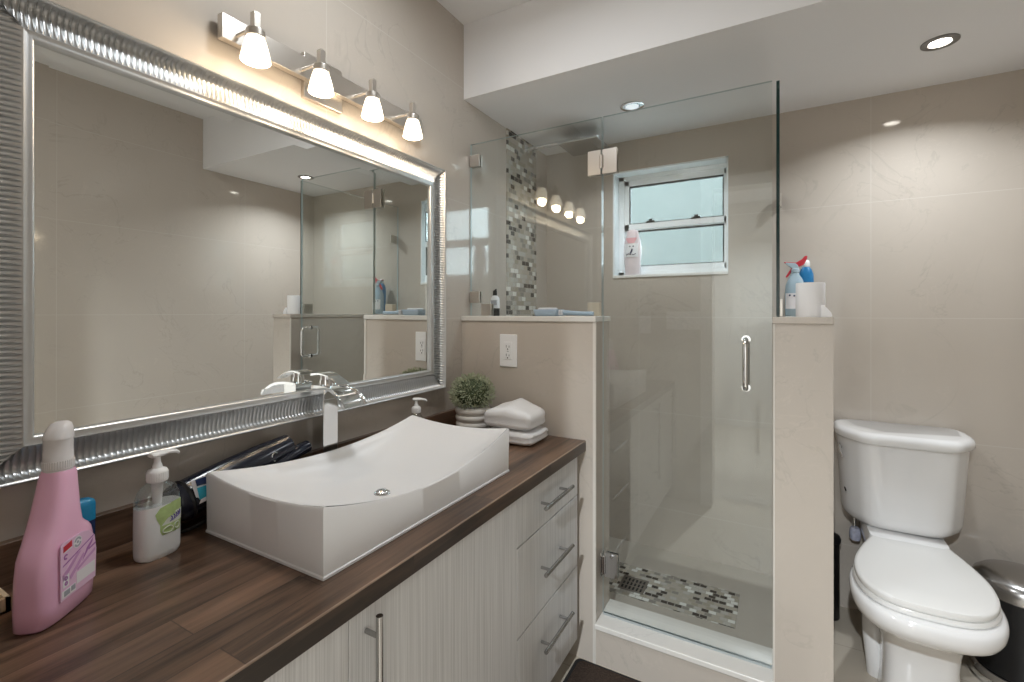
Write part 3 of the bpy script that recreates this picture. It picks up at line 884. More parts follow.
for i, (z, sh, hx_, hy_) in enumerate([(0.2655, 0, 0.0176, 0.0176), (0.273, 0.001, 0.0172, 0.0165), (0.281, 0.004, 0.0142, 0.0145), (0.287, 0.006, 0.0105, 0.012), (0.290, 0.007, 0.006, 0.008)]):
    c_ = nc + sdir * sh
    rs.append(sring(c_.x, c_.y, ZT+z, hx_, hy_, rzp, 2.4, 40))
b.rings(rs)
for k in range(40):
    a = 2*PI*k/40
    b.cyl((nc.x+0.0184*math.cos(a), nc.y+0.0184*math.sin(a), ZT+0.221), (nc.x+0.0184*math.cos(a), nc.y+0.0184*math.sin(a), ZT+0.2325), 0.0009, 6)
b.build('cap', M['cap_clear'], pb, smooth=40)
# label on the broad side: flat rounded sheet with its printed marks
def on_face(s, z, o=0.0):
    c_ = PB + sdir*(s-0.05) + ndir*(0.0282 + o)
    return Vector((c_.x, c_.y, ZT+z))
def patch(poly, m, o, d=0.0003):
    return MB().prism(poly, lambda s, z: on_face(s, z, o), lambda s, z: on_face(s, z, o+d))
lab = patch([(0.016, 0.030), (0.090, 0.030), (0.092, 0.075), (0.088, 0.098), (0.078, 0.110), (0.060, 0.116), (0.020, 0.116), (0.016, 0.112)], None, -0.0008, 0.0012).build('label', M['pink_label'], pb, smooth=0)
def print_(polys, m, o=0.0006):
    q = MB()
    for poly in polys:
        q.prism(poly, lambda s, z: on_face(s, z, o), lambda s, z: on_face(s, z, o+0.0003))
    return q.build('print', m, lab, smooth=0)
def rectp(s0, z0, s1, z1): return [(s0, z0), (s1, z0), (s1, z1), (s0, z1)]
print_([[(0.021, 0.101), (0.038, 0.104), (0.038, 0.113), (0.021, 0.110)]], M['red'])
print_([[(0.022, 0.0992), (0.038, 0.1020), (0.038, 0.1034), (0.022, 0.1006)]], M['white_print'])
def ringp(s, z, r0, r1, n_=20, a0=0, a1=2*PI):
    out = []
    for k in range(n_):
        p, q = a0+(a1-a0)*k/n_, a0+(a1-a0)*(k+1)/n_
        out.append([(s+r0*math.cos(p), z+r0*math.sin(p)), (s+r1*math.cos(p), z+r1*math.sin(p)), (s+r1*math.cos(q), z+r1*math.sin(q)), (s+r0*math.cos(q), z+r0*math.sin(q))])
    return out
print_([[(0.050+0.0088*math.cos(2*PI*k/24), 0.1045+0.0088*math.sin(2*PI*k/24)) for k in range(24)]], M['white_print'], 0.0005)
print_(ringp(0.050, 0.1045, 0.0046, 0.0074, 14, 0.3, 2.9) + ringp(0.050, 0.1045, 0.0046, 0.0074, 14, 3.5, 6.0) + ringp(0.050, 0.1045, 0.0, 0.0022), M['grey_print'], 0.0009)
print_(ringp(0.026, 0.093, 0.0018, 0.0042, 16, 0.5, 5.4), M['purple'])
print_([[(0.020, 0.080), (0.086, 0.0985), (0.086, 0.1005), (0.020, 0.082)], [(0.060, 0.070), (0.082, 0.090), (0.084, 0.096), (0.070, 0.086)], [(0.074, 0.0805), (0.090, 0.0835), (0.090, 0.0865), (0.074, 0.083)]], M['purple'])
print_([[(0.020, 0.058), (0.058, 0.088), (0.050, 0.088), (0.020, 0.068)], [(0.036, 0.054), (0.066, 0.078), (0.062, 0.082), (0.034, 0.060)], [(0.050, 0.060), (0.089, 0.073), (0.089, 0.078), (0.050, 0.064)]], M['mauve'], 0.0005)
print_([rectp(0.048, 0.040, 0.088, 0.058), rectp(0.018, 0.033, 0.046, 0.044), rectp(0.020, 0.048, 0.032, 0.066)], M['white_print'], 0.0005)
print_([rectp(0.0225, 0.035, 0.0335, 0.043), rectp(0.0365, 0.036, 0.0445, 0.0435)], M['grey_print'], 0.0009)
print_(ringp(0.026, 0.061, 0.0012, 0.0032, 12) + ringp(0.026, 0.0535, 0.0012, 0.0032, 12), M['purple'], 0.0009)

# deodorant stick behind it
dd = thing('deodorant_stick', (0.070, 0.341, ZT), 'dark blue deodorant stick with a shiny blue cap behind the pink bottle', 'deodorant')
b = MB(); b.rings([sring(0.070, 0.341, ZT+z, 0.014*k, 0.029*k, 0.1, 3.0) for z, k in ((0, 0.94), (0.003, 1), (0.085, 1), (0.088, 0.97))]); b.build('body', M['deep_blue'], dd, smooth=50)
b = MB(); b.rings([sring(0.070, 0.341, ZT+z, 0.0142*k, 0.0295*k, 0.1, 3.0) for z, k in ((0.088, 1), (0.116, 1), (0.123, 0.93), (0.126, 0.75))]); b.build('cap', M['blue_cap'], dd, smooth=50)

# pale wood tray at the left end
ty = thing('wooden_tray', (0.075, 0.155, ZT), 'pale wooden tray at the left end of the worktop', 'tray')
b = MB(); b.box((0.030, 0.062, ZT), (0.122, 0.250, ZT+0.004)); b.build('tray_base', M['pale_wood'], ty)
b = MB()
for lo_, hi_ in (((0.030, 0.062, ZT), (0.036, 0.250, ZT+0.022)), ((0.116, 0.062, ZT), (0.122, 0.250, ZT+0.022)), ((0.030, 0.062, ZT), (0.122, 0.068, ZT+0.022)), ((0.030, 0.244, ZT), (0.122, 0.250, ZT+0.022))):
    b.box(lo_, hi_)
b.build('tray_rim', M['pale_wood'], ty, smooth=0)

# hand soap pump bottle
def pump_head(cx_, cy_, z0, parent, m, ang, s=1.0):
    b = MB()
    b.lathe([(0.0165*s, 0), (0.0170*s, 0.003*s), (0.0170*s, 0.018*s), (0.0150*s, 0.022*s), (0.0085*s, 0.025*s), (0.0075*s, 0.031*s), (0.006*s, 0.034*s), (0.005*s, 0.046*s)], (cx_, cy_, z0), seg=32)
    for k in range(30):
        a = 2*PI*k/30
        b.cyl((cx_+0.0168*s*math.cos(a), cy_+0.0168*s*math.sin(a), z0+0.003*s), (cx_+0.0168*s*math.cos(a), cy_+0.0168*s*math.sin(a), z0+0.017*s), 0.0008*s, 6)
    ca, sa = math.cos(ang), math.sin(ang)
    rs = []
    for t, hw_, zt, zb in ((-0.013, 0.0085, 0.054, 0.047), (-0.010, 0.0115, 0.056, 0.045), (0.008, 0.0105, 0.0565, 0.045), (0.020, 0.0065, 0.055, 0.046), (0.036, 0.0050, 0.051, 0.043), (0.040, 0.0045, 0.047, 0.040)):
        t *= s; hw_ *= s
        ring = []
        for k in range(12):
            a = 2*PI*k/12
            o_ = hw_*math.cos(a); zz = z0 + s*((zt+zb)/2 + (zt-zb)/2*math.sin(a))
            ring.append(Vector((cx_ + ca*t - sa*o_, cy_ + sa*t + ca*o_, zz)))
        rs.append(ring)
    b.rings(rs)
    return b.build('pump', m, parent, smooth=40)
SB = (0.122, 0.446); srz = math.radians(97)
sb = thing('soap_dispenser', (*SB, ZT), 'white hand soap pump bottle with green label in front of the hair dryer', 'soap dispenser')
sp_prof = [(0.0, 0.90), (0.004, 0.97), (0.012, 1.0), (0.06, 1.0), (0.098, 0.985)]
b = MB(); b.rings([sring(*SB, ZT+z, 0.0375*k, 0.0235*k, srz, 2.7, 40) for z, k in sp_prof]); b.build('soap_fill', M['soap_body'], sb, smooth=60)
b = MB(); b.rings([sring(*SB, ZT+z, 0.0375*k, 0.0235*kk, srz, e, 40) for z, k, kk, e in ((0.0982, 0.985, 0.985, 2.7), (0.112, 0.96, 0.97, 2.6), (0.124, 0.86, 0.92, 2.4), (0.133, 0.66, 0.82, 2.2), (0.138, 0.48, 0.70, 2.0), (0.142, 0.42, 0.64, 2.0))]); b.build('bottle_neck', M['clear_plastic'], sb, smooth=60)
b = MB(); b.cyl((*SB, ZT+0.098), (*SB, ZT+0.14), 0.007, 16, 0.010); b.build('dip_tube', M['plastic_white'], sb)
pump_head(*SB, ZT+0.140, sb, M['plastic_white'], math.radians(100))
def soap_pt(t, z, o):      # t runs round the bottle
    c_, s_ = math.cos(t), math.sin(t); e = 2.7
    hx_, hy_ = 0.0375+o, 0.0235+o
    x = hx_*math.copysign(abs(c_)**(2/e), c_); y = hy_*math.copysign(abs(s_)**(2/e), s_)
    return Vector((SB[0] + x*math.cos(srz) - y*math.sin(srz), SB[1] + x*math.sin(srz) + y*math.cos(srz), ZT+z))
def soap_patch(rows, m, o, name, parent):
    q = MB(); q.grid([[soap_pt(t0+(t1-t0)*k/14, z, o) for k in range(15)] for z, t0, t1 in rows])
    return q.build(name, m, parent, smooth=60)
T0 = math.radians(-97)
lab = soap_patch([(0.042, T0+0.05, T0+0.9), (0.05, T0-0.02, T0+1.02), (0.062, T0-0.02, T0+1.12), (0.074, T0-0.15, T0+1.16), (0.084, T0-0.22, T0+1.18), (0.094, T0-0.02, T0+1.16), (0.100, T0+0.5, T0+1.1)], M['soap_green'], 0.0004, 'label', sb)
soap_patch([(0.060, T0+0.02, T0+1.12), (0.070, T0+0.15, T0+1.16), (0.080, T0+0.55, T0+1.18)], M['soap_pale'], 0.0007, 'label_panel', lab)
q = MB()
for k in range(5):
    t0 = T0 + 0.30 + 0.13*k
    q.tube([soap_pt(t0 + 0.05*math.sin(j*0.9), 0.066 + 0.0018*j + 0.0015*k, 0.0011) for j in range(5)], 0.0009, 6)
q.tube([soap_pt(T0+0.25+0.09*j, 0.064+0.001*j, 0.0011) for j in range(8)], 0.0007, 6)
q.build('lettering', M['violet'], lab)
q = MB()
for tt, zz in ((0.22, 0.050), (0.62, 0.052)):
    q.tube([soap_pt(T0+tt+0.16*math.cos(a*PI/6), zz+0.006*math.sin(a*PI/6), 0.0009) for a in range(12)], 0.0009, 6, closed=True)
q.build('fruit_print', M['soap_pale'], lab)

# hair dryer lying behind the sink
hd = thing('hair_dryer', (0.06, 0.62, ZT), 'glossy black hair dryer lying between the sink and the wall', 'hair dryer')
b = MB()
A = Vector((0.0645, 0.520, 0.858)); B = Vector((0.058, 0.765, 0.912)); ax_ = (B-A)
L = ax_.length
b.lathe([(0.020, -0.030), (0.033, -0.027), (0.039, -0.018), (0.0405, 0.0), (0.0405, 0.05), (0.0395, 0.10), (0.036, 0.17), (0.030, L-0.02), (0.028, L), (0.024, L), (0.024, L-0.03), (0.001, L-0.03)], A, ax_, 36)
b.build('barrel', M['navy'], hd, smooth=45)
b = MB(); nrm = ax_.normalized()
b.lathe([(0.0410, -0.004), (0.0430, 0.0), (0.0410, 0.004)], A, ax_, 36, False, False)
b.build('grille_ring', M['black'], hd)
q0 = A + nrm*0.06
b = MB(); hp = catmull([q0 + Vector((0.012, -0.004, -0.006)), q0 + Vector((0.018, 0.06, -0.010)), q0+Vector((0.016, 0.13, 0.002)), q0+Vector((0.010, 0.20, 0.022)), q0+Vector((0.006, 0.235, 0.028))], 5)
b.tube(hp, [0.021 - 0.006*i/len(hp) for i in range(len(hp))], 18); b.build('handle', M['navy'], hd, smooth=50)
b = MB(); cp = catmull([(0.080, 0.560, 0.806), (0.074, 0.530, 0.797), (0.066, 0.502, 0.7955), (0.052, 0.486, 0.7955), (0.036, 0.487, 0.798), (0.029, 0.500, 0.815), (0.030, 0.520, 0.83)], 6)
b.tube(cp, 0.0042, 10); b.build('power_cord', M['black'], hd)
b = MB().use(M['white_print']); b.rings([[Vector((0.101+dx, 0.514, 0.9060)), Vector((0.103+dx, 0.545, 0.9080)), Vector((0.105+dx, 0.545, 0.8570)), Vector((0.103+dx, 0.528, 0.8530))] for dx in (0.0, 0.0012)])
b.use(M['deep_blue']); b.rings([[Vector((0.103+dx, 0.5215, 0.9055)), Vector((0.104+dx, 0.545, 0.9075)), Vector((0.105+dx, 0.545, 0.8920)), Vector((0.104+dx, 0.5245, 0.8920))] for dx in (0.0008, 0.0016)])
b.use(M['teal']); b.rings([[Vector((0.104+dx, 0.5248, 0.8880)), Vector((0.1046+dx, 0.545, 0.8890)), Vector((0.105+dx, 0.545, 0.8660)), Vector((0.104+dx, 0.530, 0.8620))] for dx in (0.0008, 0.0016)])
b.build('care_tag', None, hd, smooth=0)
b = MB(); c0 = A + nrm*(L-0.06) + Vector((0.031, 0, 0.004))
b.tube([c0 + Vector((0.002, 0.008*math.cos(a), 0.010*math.sin(a))) for a in [0.9+0.35*k for k in range(12)]], 0.0015, 8)
b.build('emblem', M['chrome'], hd)

# clear glass pump bottle behind the sink's far corner
gb = thing('soap_dispenser', (0.052, 1.262, ZT), 'small clear pump bottle with white top behind the far corner of the sink', 'soap dispenser')
b = MB(); b.lathe([(0.026, 0), (0.029, 0.003), (0.029, 0.075), (0.026, 0.092), (0.017, 0.106), (0.012, 0.112)], (0.052, 1.262, ZT), seg=32); b.build('bottle', M['clear_plastic'], gb, smooth=50)
pump_head(0.052, 1.262, ZT+0.112, gb, M['plastic_white'], math.radians(35), 0.92)

# potted plant
PL = (0.146, 1.475)
pp = thing('potted_plant', (*PL, ZT), 'small grey-green bushy plant in a white ridged pot beside the towels', 'potted plant')
b = MB()
pr = [(0.050, 0.0), (0.056, 0.003)]
for k in range(4):
    z = 0.006 + 0.0255*k
    R = 0.064 + 0.001*k
    pr += [(R-0.008, z), (R-0.002, z+0.004), (R, z+0.010), (R, z+0.015), (R-0.002, z+0.020), (R-0.008, z+0.0235)]
pr += [(0.052, 0.108), (0.050, 0.100), (0.001, 0.098)]
b.lathe(pr, (*PL, ZT), seg=44); b.build('pot', mat('white glazed pot', (0.74, 0.72, 0.69), 0.35, noise=0.05, nscale=60), pp, smooth=50)
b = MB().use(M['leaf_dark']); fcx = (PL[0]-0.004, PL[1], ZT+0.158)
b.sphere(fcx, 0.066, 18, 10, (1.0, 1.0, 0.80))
b.use(M['leaf'])
for k in range(1700):
    a = random.uniform(0, 2*PI); cz = random.uniform(-0.75, 1.0); sz_ = math.sqrt(1-cz*cz)
    d = Vector((sz_*math.cos(a), sz_*math.sin(a), cz))
    r_ = random.uniform(0.80, 1.10)
    p0 = Vector(fcx) + Vector((d.x*0.076, d.y*0.076, d.z*0.060))*r_
    t_ = (d + Vector((random.uniform(-.8, .8), random.uniform(-.8, .8), random.uniform(-.5, .9)))).normalized()
    sd_ = t_.cross(Vector((random.uniform(-1, 1), random.uniform(-1, 1), random.uniform(-1, 1)))).normalized()
    ln, wd = random.uniform(0.010, 0.018), random.uniform(0.0018, 0.0032)
    nn = t_.cross(sd_) * wd * 0.4
    b._add([p0, p0+t_*ln*0.45+sd_*wd+nn, p0+t_*ln, p0+t_*ln*0.45-sd_*wd+nn], [(0, 1, 2), (0, 2, 3)])
b.build('foliage', None, pp, smooth=0)

# two folded towels
def towel(x0, x1, y0, y1, z0, z1, label, seed, ridge=0.0, seams=(0.0,)):
    """folded towel: rounded slab, soft top, folded layers showing as grooves round the sides"""
    rnd = random.Random(seed); ph = [rnd.uniform(0, 6.28) for _ in range(6)]
    NA, NB = 72, 36; rs = []
    e1, e2 = 0.50, 0.30
    def pw(v, e): return math.copysign(abs(v)**e, v)
    for i in range(NB + 1):
        b_ = -PI/2 + PI*i/NB; cb, sb_ = max(math.cos(b_), 0.002), math.sin(b_); ring = []
        for k in range(NA):
            a = 2*PI*k/NA
            px, py, pz = pw(cb, e1)*pw(math.cos(a), e2), pw(cb, e1)*pw(math.sin(a), e2), pw(sb_, e1)
            x = (x0+x1)/2 + px*(x1-x0)/2; y = (y0+y1)/2 + py*(y1-y0)/2; z = (z0+z1)/2 + pz*(z1-z0)/2
            up = max(0.0, pz)
            z += up*(ridge*(1-min(1, abs(px-0.0)))*(0.35+0.65*(py+1)/2) + 0.0016*math.sin(x*70+ph[0]) + 0.0016*math.sin(y*60+ph[1]))
            side = max(abs(px), abs(py))**6
            for s_ in seams:
                g_ = math.exp(-((pz-s_-0.12*math.sin(a*2+ph[2]))/0.16)**2)*0.0045*side
                x -= px*g_; y -= py*g_
            x += 0.0012*math.sin(y*90+ph[3]+z*40)*side; y += 0.0012*math.sin(x*90+ph[4]+z*50)*side
            ring.append(Vector((x, y, max(z, z0))))
        rs.append(ring)
    m = MB(); m.rings(rs)
    return tag(m.build('folded_towel', M['terry'], smooth=70), label, 'towel', 'folded towels')
towel(0.232, 0.424, 1.408, 1.572, ZT+0.0005, ZT+0.048, 'lower folded white towel lying directly on the worktop', 3)
towel(0.222, 0.416, 1.414, 1.568, ZT+0.049, ZT+0.112, 'upper folded white towel on top of the other towel', 5, 0.036, (-0.1,))

# ------------------------------------------------------------------ things on the half-wall caps and the window sill
mb_ = thing('lotion_bottle', (0.105, 1.70, ZCAP), 'small black and white bottle on the half wall by the mosaic strip', 'bottle')
b = MB(); b.rings([sring(0.105, 1.70, ZCAP+z, 0.020*k, 0.014*k, 0.3, 2.6) for z, k in ((0.032, 1.0), (0.055, 1.0), (0.075, 0.92), (0.083, 0.6), (0.086, 0.45))]); b.build('body', M['shampoo_white'], mb_, smooth=50)
b = MB(); b.rings([sring(0.105, 1.70, ZCAP+z, 0.020*k, 0.014*k, 0.3, 2.6) for z, k in ((0, 0.95), (0.002, 1.0), (0.031, 1.0), (0.032, 0.98))]); b.build('base', M['black'], mb_, smooth=50)
b = MB(); b.lathe([(0.009, 0), (0.009, 0.018), (0.006, 0.022)], (0.105, 1.70, ZCAP+0.086), seg=20); b.tube([(0.105, 1.70, ZCAP+0.106), (0.113, 1.695, ZCAP+0.110)], 0.004, 8); b.build('cap', M['black'], mb_)
b = MB(); b.box((0.097, 1.682, ZCAP+0.045), (0.122, 1.6868, ZCAP+0.066), 0.3); b.build('label', M['grey_print'], mb_)
sd_ = thing('soap_dish', (0.355, 1.70, ZCAP), 'pale blue plastic soap dish in the middle of the half wall', 'soap dish')
b = MB(); b.rings([[Vector((0.355 + x*k, 1.70 + y*k, ZCAP+z)) for x, y in rrect(0.055, 0.036, 0.012)] for z, k in ((0, 0.84), (0.004, 0.9), (0.026, 1.0), (0.026, 0.93), (0.012, 0.84))]); b.build('tray', M['dish_blue'], sd_)
b = MB(); b.rings([[Vector((0.352 + x*k, 1.70 + y*k, ZCAP+z)) for x, y in rrect(0.036, 0.024, 0.010)] for z, k in ((0.012, 0.9), (0.018, 1.0), (0.030, 0.98), (0.033, 0.85))]); b.build('soap_bar', M['white_print'], sd_)
rz_ = thing('razor', (0.475, 1.69, ZCAP), 'white and pale blue razor lying beside the soap dish', 'razor')
b = MB(); b.tube(catmull([(0.415, 1.685, ZCAP+0.014), (0.445, 1.688, ZCAP+0.013), (0.50, 1.690, ZCAP+0.010), (0.545, 1.690, ZCAP+0.010)], 5), [0.0095]*6+[0.008]*10, 12); b.build('handle', M['dish_blue'], rz_, smooth=50)
b = MB(); b.box((0.412, 1.665, ZCAP+0.002), (0.426, 1.708, ZCAP+0.024)); b.build('head', M['white_print'], rz_, bev=0.003)
tag(MB().box((0.512, 1.715, ZCAP), (0.560, 1.740, ZCAP+0.052)).build('soap_box', M['box_beige'], bev=0.002), 'beige carton standing behind the razor on the half wall', 'box')

# shampoo bottle on the window sill
sh = thing('shampoo_bottle', (0.482, YB+0.040, WZ0+0.012), 'milky pink shampoo bottle standing on the window sill', 'bottle')
bz = WZ0+0.012
b = MB(); b.rings([sring(0.482, YB+0.040, bz+z, hx_, hy_, 0.0, 2.5, 36) for z, hx_, hy_ in ((0, 0.036, 0.022), (0.004, 0.039, 0.025), (0.06, 0.042, 0.027), (0.11, 0.046, 0.028), (0.15, 0.046, 0.028), (0.18, 0.042, 0.026), (0.200, 0.036, 0.023), (0.206, 0.034, 0.022))]); b.build('body', M['shampoo'], sh, smooth=60)
b = MB(); b.rings([sring(0.482, YB+0.040, bz+z, hx_, hy_, 0.0, 2.4, 36) for z, hx_, hy_ in ((0.207, 0.033, 0.0215), (0.225, 0.031, 0.020), (0.236, 0.026, 0.017), (0.241, 0.016, 0.011))]); b.build('cap', mat('white pink cap', (0.82, 0.70, 0.72), 0.3), sh, smooth=60)
def sh_pt(x, z, o):      # on the front of the bottle
    hx_ = 0.046; e = 2.5
    v_ = max(0.0, 1 - abs(x/hx_)**e)**(1/e)
    return Vector((0.482+x, YB+0.040 - (0.0285+o)*v_ - o, bz+z))
b = MB(); b.grid([[sh_pt(-0.036+0.072*k/16, z, 0.001) for k in range(17)] for z in (0.095, 0.115, 0.135, 0.155, 0.165)]); lb = b.build('label', M['shampoo_white'], sh, smooth=60)
b = MB(); b.grid([[sh_pt((-0.030+0.060*k/16)*(1 - 0.5*i/4), 0.195-0.007*i, 0.0005) for k in range(17)] for i in range(5)]); b.build('neck_print', M['shampoo_pink'], sh, smooth=60)
b = MB()
b.tube([sh_pt(0.006, 0.137, 0.0016), sh_pt(0.002, 0.125, 0.0016), sh_pt(-0.004, 0.112, 0.0016)], 0.0042, 8)
b.tube([sh_pt(-0.026, 0.106, 0.0016), sh_pt(-0.014, 0.112, 0.0016), sh_pt(0.0, 0.107, 0.0016)], 0.002, 8)
b.tube([sh_pt(0.004, 0.109, 0.0016), sh_pt(0.014, 0.106, 0.0016), sh_pt(0.024, 0.112, 0.0016)], 0.002, 8)
for x in (-0.006, 0.011): b.sphere(sh_pt(x, 0.150, 0.0016), 0.0038, 10, 6)
b.build('mark', M['deep_blue'], lb)

# trigger spray at the far end of the toilet-side half wall
ts = thing('trigger_spray', (1.213, 2.315, ZCAP), 'clear blue trigger spray bottle with red nozzle behind the toilet roll', 'spray bottle')
bx, by = 1.213, 2.315
b = MB(); b.rings([sring(bx, by, ZCAP+z, hx_, hy_, 0.0, 2.6, 36) for z, hx_, hy_ in ((0, 0.034, 0.026), (0.004, 0.037, 0.028), (0.10, 0.037, 0.028), (0.130, 0.035, 0.026), (0.155, 0.026, 0.021), (0.172, 0.016, 0.015), (0.182, 0.014, 0.014))]); b.build('bottle', M['spray_clear'], ts, smooth=60)
b = MB(); b.grid([[Vector((bx + (0.0375)*math.sin(t_), by - 0.0287*math.cos(t_)**0.5, ZCAP+z)) for t_ in [-1.2+2.4*k/14 for k in range(15)]] for z in (0.03, 0.095)]); lb = b.build('label', M['white_print'], ts, smooth=60)
b = MB()
for x, z in ((-0.02, 0.086), (-0.004, 0.084), (0.012, 0.086), (0.024, 0.083)):
    b.sphere((bx+x, by-0.0287*math.cos(math.asin(x/0.0375))**0.5-0.0006, ZCAP+z), 0.004, 10, 6, (1, 0.2, 1))
b.build('print', M['deep_blue'], lb)
b = MB(); b.lathe([(0.017, 0), (0.017, 0.014), (0.012, 0.018)], (bx, by, ZCAP+0.182), seg=24)
b.rings([[Vector((bx+x, by+y_, ZCAP+z)) for x, z in ((-0.036, 0.226), (0.000, 0.222), (0.010, 0.212), (0.012, 0.199), (-0.010, 0.199), (-0.030, 0.215))] for y_ in (-0.011, 0.011)]); b.build('spray_head', M['spray_clear'], ts, bev=0.002)
b = MB(); b.rings([[Vector((bx+x, by+y_, ZCAP+z)) for x, z in ((-0.040, 0.229), (0.004, 0.224), (0.024, 0.237), (0.034, 0.250), (0.044, 0.250), (0.042, 0.238), (0.032, 0.214), (0.014, 0.206), (0.002, 0.218), (-0.040, 0.224))] for y_ in (-0.009, 0.009)]); b.build('nozzle', M['red'], ts, bev=0.0015)
b = MB(); b.rings([[Vector((bx+x, by+y_, ZCAP+z)) for x, z in ((-0.012, 0.204), (-0.002, 0.204), (-0.018, 0.178), (-0.030, 0.162), (-0.036, 0.164), (-0.024, 0.186))] for y_ in (-0.007, 0.007)]); b.build('trigger', M['red'], ts, bev=0.002)
cb = thing('cleaner_bottle', (1.257, 2.385, ZCAP), 'dark blue bottle with white cap in the corner by the back wall', 'bottle')
b = MB(); b.rings([sring(1.255, 2.385, ZCAP+z, hx_, hy_, 0.0, 2.5, 36) for z, hx_, hy_ in ((0, 0.027, 0.024), (0.004, 0.029, 0.026), (0.15, 0.029, 0.026), (0.18, 0.027, 0.024), (0.200, 0.020, 0.018), (0.210, 0.013, 0.013))]); b.build('bottle', M['spray_blue'], cb, smooth=60)
b = MB(); b.lathe([(0.014, 0), (0.015, 0.002), (0.015, 0.020), (0.012, 0.026), (0.007, 0.030)], (1.255, 2.385, ZCAP+0.210), seg=24); b.build('cap', M['plastic_white'], cb)
b = MB(); b.grid([[Vector((1.255 + 0.0294*math.sin(t_), 2.385 - 0.0266*math.cos(t_)**0.5, ZCAP+z)) for t_ in [-1.3+2.6*k/14 for k in range(15)]] for z in (0.04, 0.12)]); b.build('label', M['white_print'], cb, smooth=60)

# toilet roll with a loose end on the front of the cap
tp = thing('toilet_roll', (1.236, 1.70, ZCAP), 'white toilet paper roll standing on the half wall end by the toilet', 'toilet paper')
b = MB(); b.lathe([(0.020, 0.0), (0.0375, 0.0), (0.0385, 0.002), (0.0385, 0.102), (0.0375, 0.104), (0.020, 0.104), (0.020, 0.0)], (1.236, 1.70, ZCAP), seg=48, cap0=False, cap1=False)
b.build('paper', M['paper'], tp, smooth=50)
b = MB(); b.lathe([(0.0195, 0.001), (0.0195, 0.1035), (0.0185, 0.1035), (0.0185, 0.001), (0.0195, 0.001)], (1.236, 1.70, ZCAP), seg=32, cap0=False, cap1=False); b.build('core', M['card'], tp)
b = MB(); rs = []
for x, z, th in ((1.262, 0.036, 0.004), (1.270, 0.034, 0.006), (1.280, 0.022, 0.010), (1.286, 0.014, 0.012), (1.2885, 0.006, 0.006)):
    rs.append([Vector((x, 1.665, ZCAP+0.0005)), Vector((x, 1.735, ZCAP+0.0005)), Vector((x, 1.735, ZCAP+z)), Vector((x, 1.700, ZCAP+z+0.002)), Vector((x, 1.665, ZCAP+z))])
b.rings(rs); b.build('loose_end', M['paper'], tp, smooth=40)

# ------------------------------------------------------------------ toilet
tl = thing('toilet', (1.55, 2.05, 0), 'white two-piece toilet with closed lid against the back wall', 'toilet')
def shear(y): return -0.085 * (2.17 - y)
TCX = 1.558
def half_ring(pts, z, n_=5, dome=0.0, zf=None):
    """pts: (half width, y) from the back centre round to the front tip"""
    c_ = catmull([Vector((a, b_, 0)) for a, b_ in pts], n_)
    R_ = [(p.x, p.y) for p in c_]
    out = [Vector((TCX + 0.004 + shear(y) + x, y + LID_DY, zf(y) if zf else z)) for x, y in R_] + [Vector((TCX + 0.004 + shear(y) - x, y + LID_DY, zf(y) if zf else z)) for x, y in reversed(R_[1:-1])]
    return out
def scale_pts(pts, kx, ky, yc):
    return [(a*kx, yc + (b_-yc)*ky) for a, b_ in pts]
LID_DY = 0.012
seat_pts = [(0.0, 2.180), (0.060, 2.180), (0.100, 2.177), (0.116, 2.140), (0.142, 2.055), (0.164, 1.960), (0.170, 1.890), (0.163, 1.815), (0.140, 1.755), (0.100, 1.715), (0.052, 1.699), (0.0, 1.696)]
bowl_pts = [(0.0, 2.19), (0.06, 2.19), (0.108, 2.18), (0.130, 2.12), (0.154, 2.04), (0.177, 1.95), (0.184, 1.885), (0.178, 1.800), (0.154, 1.730), (0.112, 1.682), (0.058, 1.660), (0.0, 1.655)]
b = MB()
foot = [(0.0, 2.25), (0.05, 2.25), (0.088, 2.24), (0.102, 2.16), (0.103, 2.07), (0.102, 2.00), (0.101, 1.95), (0.099, 1.91), (0.090, 1.875), (0.070, 1.855), (0.036, 1.845), (0.0, 1.842)]
rs = [half_ring(foot, 0.0), half_ring(foot, 0.02), half_ring(scale_pts(foot, 0.96, 0.98, 2.0), 0.05), half_ring(scale_pts(foot, 0.95, 0.97, 2.0), 0.16)]
def lerp_pts(a, b_, t): return [(p[0]*(1-t)+q[0]*t, p[1]*(1-t)+q[1]*t) for p, q in zip(a, b_)]
f2 = scale_pts(foot, 0.95, 0.97, 2.0)
for z, t in ((0.21, 0.05), (0.25, 0.14), (0.278, 0.30), (0.300, 0.54), (0.318, 0.76), (0.336, 0.91), (0.354, 0.98), (0.370, 1.0), (0.383, 0.985)):
    rs.append(half_ring(lerp_pts(f2, bowl_pts, t), z))
rs.append(half_ring(scale_pts(bowl_pts, 0.955, 0.975, 1.93), 0.391))
rs.append(half_ring(scale_pts(bowl_pts, 0.90, 0.95, 1.93), 0.393))
b.rings(rs)
# deck that carries the tank
b.rings([[Vector((TCX + x, 2.27 + y, z)) for x, y in rrect(hx_, hy_, 0.03)] for z, hx_, hy_ in ((0.20, 0.085, 0.10), (0.30, 0.10, 0.135), (0.38, 0.118, 0.14), (0.410, 0.118, 0.140), (0.433, 0.112, 0.120))])
